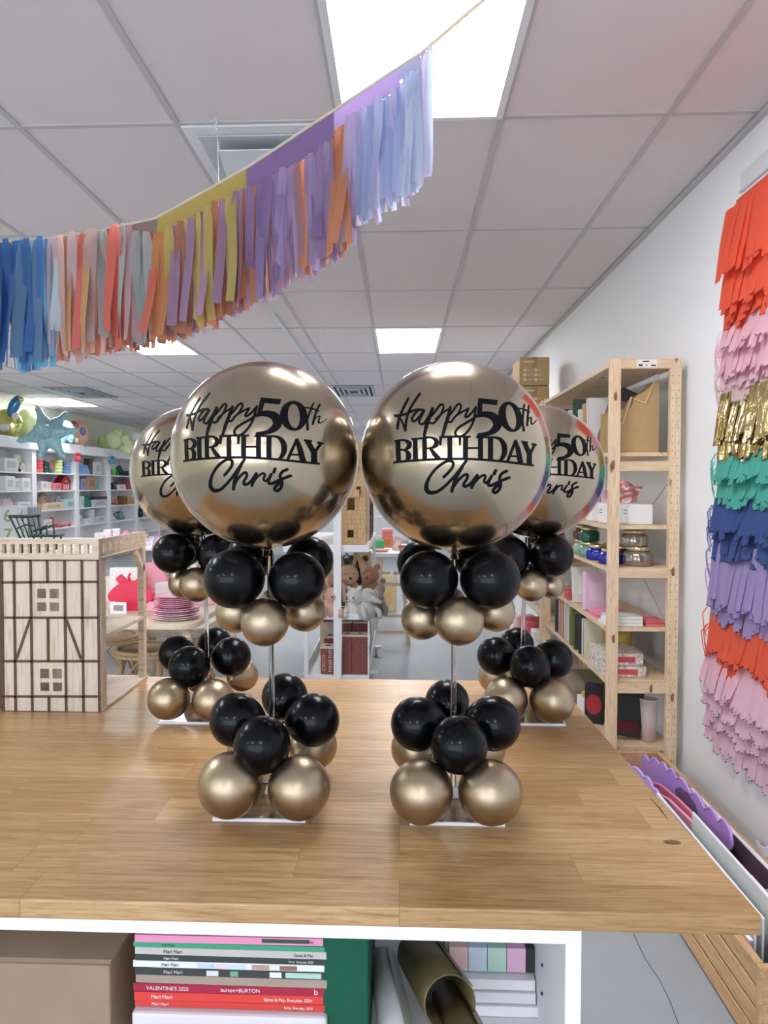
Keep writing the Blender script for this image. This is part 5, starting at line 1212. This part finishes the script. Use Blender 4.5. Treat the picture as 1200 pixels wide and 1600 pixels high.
for (x, y) in ((RX1+.005,RY0+.25),(RX1+.005,RY1-.3),(RX0,RY0+.2),(RX0,RY1-.3)):
    m = MB(); m.box(x-.03,x+.05,y-.03,y+.03,.075,.09); p = m.build('caster_bracket', WHITEM, t, True)
    m = MB(); m.tube([(x+.0,y,.036),(x+.022,y,.036)], .034, 16); m.build('caster_wheel', slatm, p, True)
for x in (RX0+.004, RX1-.004): m = MB(); m.box(x-.004,x+.004,RY0,RY1,.12,.17); m.build('tray_lip', WHITEM, t, True)
# castle
SAND = wood('castle_wood', (206, 168, 118), (222, 188, 140), 2, 3, .6)
t = thing('wooden_castle', 'sand coloured wooden toy castle with brick lines on the white rack', 'toy castle', (-.33, 5.3, 1.021)); o_ = t.location
cx0, cx1 = on_y(534,0,5.15).x, on_y(571,0,5.15).x; cz = lambda y: on_y(560, y, 5.15).z
hl = [(on_y(542,0,5.15).x, on_y(552,0,5.15).x, cz(840), cz(828)), (on_y(542,0,5.15).x, on_y(554,0,5.15).x, cz(797), cz(778)), (on_y(556,0,5.15).x, on_y(563,0,5.15).x, cz(772), cz(760))]
m = holed(cuts(cx0, cx1, hl, 0, 1), cuts(1.021, cz(735), hl, 2, 3), hl, 5.15, 5.158); m.build('front_wall', SAND, t, True)
m = MB(); m.box(cx1-.008, cx1, 5.158, 5.4, 1.021, cz(735)); m.build('side_wall', SAND, t, True)
m = MB(); m.box(cx0, cx0+.008, 5.158, 5.4, 1.021, cz(735)); m.build('side_wall', SAND, t, True)
m = MB(); m.box(cx0+.008, cx1-.008, 5.39, 5.4, 1.021, cz(735)); m.build('back_wall', SAND, t, True)
for k in range(17):
    z = 1.03+k*.032
    if z < cz(737): m = MB(); m.box(cx0+.001, cx1-.001, 5.149, 5.1502, z, z+.0015); 
    for h_ in hl:
        pass
    m = MB()
    segs = [(cx0, cx1)]
    for h_ in hl:
        if h_[2]-.003 < z < h_[3]+.003: segs = [s2 for s_ in segs for s2 in ((s_[0], min(s_[1], h_[0])), (max(s_[0], h_[1]), s_[1])) if s2[1] > s2[0]]
    if z > cz(737): continue
    for a, c in segs: m.box(a, c, 5.1488, 5.1502, z, z+.0018)
    x = cx0+.012+(k % 2)*.014
    while x < cx1:
        if not any(h_[0]-.003 < x < h_[1]+.003 and z-.01 < h_[3] and z+.032 > h_[2] for h_ in hl): m.box(x, x+.0015, 5.1488, 5.1502, z, min(z+.032, cz(735)))
        x += .028
    m.build('brick_course', mat('castle_line', (168, 130, 84), .7), t, True)
for k in range(4):
    a = cx0+k*(cx1-cx0)/4; m = MB(); m.box(a+.004, a+.026, 5.148, 5.16, cz(735), cz(735)+.03); m.build('battlement', SAND, t, True)
m = MB(); m.lathe([(.05,0),(.052,.12),(.06,.125),(.001,.24)], ((cx0+cx1)/2+.015, 5.22, cz(735)), 8, smooth=False); m.build('turret', SAND, t, True)
m = MB(); m.box(on_y(551,0,5.12).x, on_y(561,0,5.12).x, 5.10, 5.148, cz(776), cz(765)); m.build('balcony', SAND, t, True)
t = thing('timber_doll_house', 'grey brown half timbered doll house behind the castle on the rack', 'dollhouse', (-.3, 5.9, 1.021)); 
m = MB(); m.box(-.17,.075,-.35,.3,0,.42); m.build('walls', PLY, t)
for k in range(4): m = MB(); m.box(.0755,.081,-.35+.2*k,-.335+.2*k,0,.42); m.build('timber_post', BT, t)
for z in (.02,.15,.28,.4): m = MB(); m.box(.0755,.082,-.35,.3,z,z+.012); m.build('timber_beam', BT, t)
for y_ in (-.24,-.04): m = MB(); m.box(.0755,.079,y_,y_+.09,.18,.26); m.build('window', darkm, t)
m = MB(); m.ngon([(-.18,-.36,.42),(.09,-.36,.42),(-.045,-.36,.6)], (0,.68,0)); m.build('roof', BT, t)
# wire baskets
def wire_basket(label, x0, x1, y0, y1, z, h):
    t = thing('wire_basket', label, 'basket', ((x0+x1)/2, (y0+y1)/2, z))
    for nm, A, B_ in (('front_grid',(x0,y0),(x1,y0)),('back_grid',(x0,y1),(x1,y1)),('side_grid',(x0,y0),(x0,y1)),('side_grid',(x1,y0),(x1,y1))):
        q = MB(); n = max(3, int(math.hypot(B_[0]-A[0], B_[1]-A[1])/.042))
        for i in range(n+1): px_ = A[0]+(B_[0]-A[0])*i/n; py_ = A[1]+(B_[1]-A[1])*i/n; q.tube([(px_,py_,z+.003),(px_,py_,z+h)], .0034, 6)
        for j in range(4): zz = z+.003+(h-.003)*j/3; q.tube([(A[0],A[1],zz),(B_[0],B_[1],zz)], .0045 if j == 3 else .0034, 6)
        q.build(nm, WHITEM, t, True)
    q = MB(); q.box(x0,x1,y0,y1,z+.001,z+.003); q.build('base', WHITEM, t, True); return t
wire_basket('white wire basket full of plush toys on the middle rack shelf', -.56, -.235, 5.13, 5.75, .546, .13)
wire_basket('smaller white wire basket on the lower rack level behind the red boxes', -.37, -.225, 5.7, 6.3, .122, .26)
def plush(label, kind, px, py, Y, s, rgb, yaw=0, tilt=0):
    c = on_y(px, py, Y); t = thing('plush_toy', label, 'plush toy', c, yaw, 'plush animals in the wire basket'); t.rotation_euler = (0, tilt, yaw)
    f = mat('plush_%d_%d_%d' % rgb, rgb, .95, sheen=.6, bump=.5, bscale=160, var=.15)
    blob('body', f, [(0,0,-.06*s/.1,.055*s/.1,1,1,1.2), (0,-.01,.02*s/.1,.045*s/.1), (0,-.045*s/.1,.01*s/.1,.026*s/.1)], t)
    k = s/.1
    for sx in (-1,1):
        if kind == 'rabbit': q = MB(); q.tube([(sx*.02*k,0,.055*k),(sx*.035*k,-.005,.1*k),(sx*.06*k,-.02,.07*k),(sx*.068*k,-.03,-.02*k)], [.008*k,.015*k,.017*k,.01*k], 10); q.build('ear', f, t)
        elif kind == 'elephant': q = MB(); q.ball((sx*.05*k,0,.015*k), .034*k, 14, .9, .35, 1.15); q.build('ear', f, t)
        else: q = MB(); q.ball((sx*.033*k,0,.06*k), .016*k, 12); q.build('ear', f, t)
        q = MB(); q.tube([(sx*.03*k,-.02*k,-.04*k),(sx*.05*k,-.06*k,-.07*k),(sx*.045*k,-.08*k,-.1*k)], [.016*k,.015*k,.013*k], 10); q.build('arm', f, t)
        q = MB(); q.ball((sx*.016*k,-.045*k,.03*k), .0035*k, 8); q.build('eye', darkm, t)
    if kind == 'elephant': q = MB(); q.tube([(0,-.05*k,.015*k),(.02*k,-.085*k,-.0*k),(.045*k,-.1*k,-.01*k)], [.018*k,.013*k,.01*k], 10); q.build('trunk', f, t)
    else: q = MB(); q.ball((0,-.072*k,.014*k), .006*k, 8); q.build('nose', darkm, t)
plush('grey plush elephant hanging over the front of the wire basket', 'elephant', 573, 936, 5.1, .12, (186,186,182), .5)
plush('beige plush rabbit in the middle of the wire basket', 'rabbit', 544, 906, 5.3, .17, (196,158,124), .2)
plush('dark brown plush bear at the back of the wire basket', 'bear', 560, 893, 5.5, .16, (104,66,50), .1)
plush('brown plush monkey at the right of the wire basket', 'bear', 579, 905, 5.32, .15, (150,102,76), -.2)
plush('tan plush rabbit with long ears left of the white rack post', 'rabbit', 514, 918, 5.28, .18, (190,140,112), .3)
plush('peach plush rabbit leaning out of the basket left end', 'rabbit', 519, 934, 5.14, .12, (214,170,150), .1)
plush('small white plush lamb between elephant and rack post', 'bear', 553, 935, 5.17, .12, (226,222,214), 0)
plush('grey brown plush at the far right edge of the basket', 'bear', 588, 926, 5.6, .15, (150,136,122), 0)
t = thing('dark_green_pouch', 'dark green pouch behind the plush toys under the castle', 'pouch', (on_y(541,0,5.9).x, 5.9, .55))
q = MB(); q.ball((0,0,.2), .07, 16, 1, .6, 1.5); q.build('body', paint((62,84,66),.8), t); q = MB(); q.tube([(-.03,0,.3),(0,0,.34),(.03,0,.3)], .006, 6); q.build('cord', darkm, t)
carton('kraft_stack_box', 'kraft box at the back of the rack beneath the castle shelf', 'box', (on_y(566,0,6.2).x, 6.2, .546), (.14,.2,.33), (206,176,140), panel=(222,196,164), lid=(216,190,156))
# red toy boxes on the bottom tray
RB = [(541,5.13,.064,.26,'brick red printed box just right of the white rack post, front row'), (562,5.13,.115,.26,'wide brick red printed box at the front right of the rack tray'), (541,5.42,.07,.3,'red printed box behind the front one near the rack post'), (563,5.42,.11,.3,'red printed box behind the wide front one'), (509,5.13,.09,.175,'shorter brick red box left of the white rack post'), (513,5.32,.08,.21,'small brick red box in the second row left of the post')]
for px, Y, w_, h, lab in RB:
    x = on_y(px,0,Y).x
    t = carton('red_toy_box', lab, 'box', (x, Y+.065, .121), (w_,.12,h), (150, 84, 78), group='brick red boxes on the rack tray', m=mat('red_print', (138, 78, 72), .6, var=.3, bscale=70))
    q = MB(); q.box(-w_/2-.0005,w_/2+.0005,-.0605,.0605,h,h+.012); q.build('cream_lid', paint((214,196,176)), t)
    q = MB(); q.box(-.016,.016,-.02,.01,h+.012,h+.0135); q.build('black_mark', darkm, t)
    if px == 509:
        text('MINIATURE', .034, (.034, -.0612, .012), (PI/2, -PI/2, 0), paint((226,196,180)), t)
        text('CIRCUS', .034, (-.012, -.0612, .02), (PI/2, -PI/2, 0), paint((216,176,160)), t)
carton('kraft_gift_box', 'tall cream and brown box behind the short red boxes', 'box', (on_y(512,0,5.7).x, 5.75, .121), (.13,.16,.37), (206,186,160), lid=(120,70,56), panel=(186,180,160))
carton('mauve_goods', 'pink and mauve bundle in the lower wire basket', 'bundle', (-.295, 6.0, .126), (.09,.2,.3), (190,140,146), panel=(214,170,176))
# white table right of the rack
t = thing('white_trestle_table', 'white topped wooden trestle table with toy groceries right of the castle', 'table', (-.07, 7.0, 0))
m = MB(); m.box(-.33,.12,6.55,7.6,.80,.835); m.build('tabletop', WHITE, t, True, .003)
for y in (6.65, 7.5):
    for s_ in (-1,1):
        m = MB(); m.bar((-.08+s_*.09, y, .8), (-.08+s_*.16, y, 0), .035, .035); m.build('leg', BEECH, t, True)
    m = MB(); m.bar((-.2, y, .12), (.04, y, .12), .03, .03); m.build('crossbar', BEECH, t, True)
    m = MB(); m.bar((-.19, y, .55), (.03, y, .55), .03, .03); m.build('crossbar', BEECH, t, True)
m = MB(); m.bar((-.08, 6.65, .55), (-.08, 7.5, .55), .03, .03); m.build('stretcher', slatm, t, True)
z = .836
carton('toy_crate', 'orange slatted toy crate on the white trestle table', 'toy crate', (on_y(606,0,7.2).x, 7.2, z), (.11,.12,.1), (206,128,86), panel=(186,104,66))
carton('toy_crate', 'rose red box stacked on the orange slatted crate', 'toy crate', (on_y(606,0,7.2).x, 7.2, z+.101), (.1,.11,.08), (214,110,120), lid=(226,170,176))
bag('green_bag', 'bright green bag at the left of the white trestle table', (on_y(590,0,7.0).x, 7.0, z), (.13,.08,.09), (60,150,100))
t = carton('picture_stand', 'small pink framed card stand on the white trestle table', 'frame', (on_y(619,0,6.75).x, 6.75, z), (.07,.01,.13), (226,190,184), panel=(240,226,220)); t.rotation_euler = (-.15,.25,0)
carton('red_brick_pack', 'dark red brick pack at the right end of the trestle table', 'pack', (on_y(631,0,6.8).x, 6.8, z), (.09,.1,.05), (176,80,76), panel=(196,110,104))
t = thing('toy_dish', 'flat white and pink dish on the front of the trestle table', 'dish', (on_y(595,0,6.7).x, 6.7, z))
q = MB(); q.lathe([(.05,0),(.085,.018),(.08,.02),(.05,.006)], (0,0,0), 24); q.build('bowl', paint((240,214,206)), t); q = MB(); q.lathe([(.084,.017),(.089,.02),(.083,.022)], (0,0,0), 24); q.build('rim', paint((226,150,140)), t)
carton('slatted_crate', 'stack of pale slatted wooden crates under the trestle table', 'crate', (on_y(600,0,8.6).x, 8.6, .001), (.3,.3,.42), (206,180,130), lid=(216,190,140), panel=(196,166,116))
# shelving glimpsed at the far end of the room
t = thing('back_shelf', 'pale shelving with goods at the far end of the shop', 'shelving', (-1.2, 15.5, 0))
for x in (-1.4, 0, 1.4):
    m = MB(); m.box(x-.02,x+.02,-.2,.2,0,2.0); m.build('upright', WHITE, t)
for z in (.4,.8,1.2,1.6,2.0): m = MB(); m.box(-1.38,1.38,-.2,.2,z-.02,z); m.build('shelf', WHITE, t)
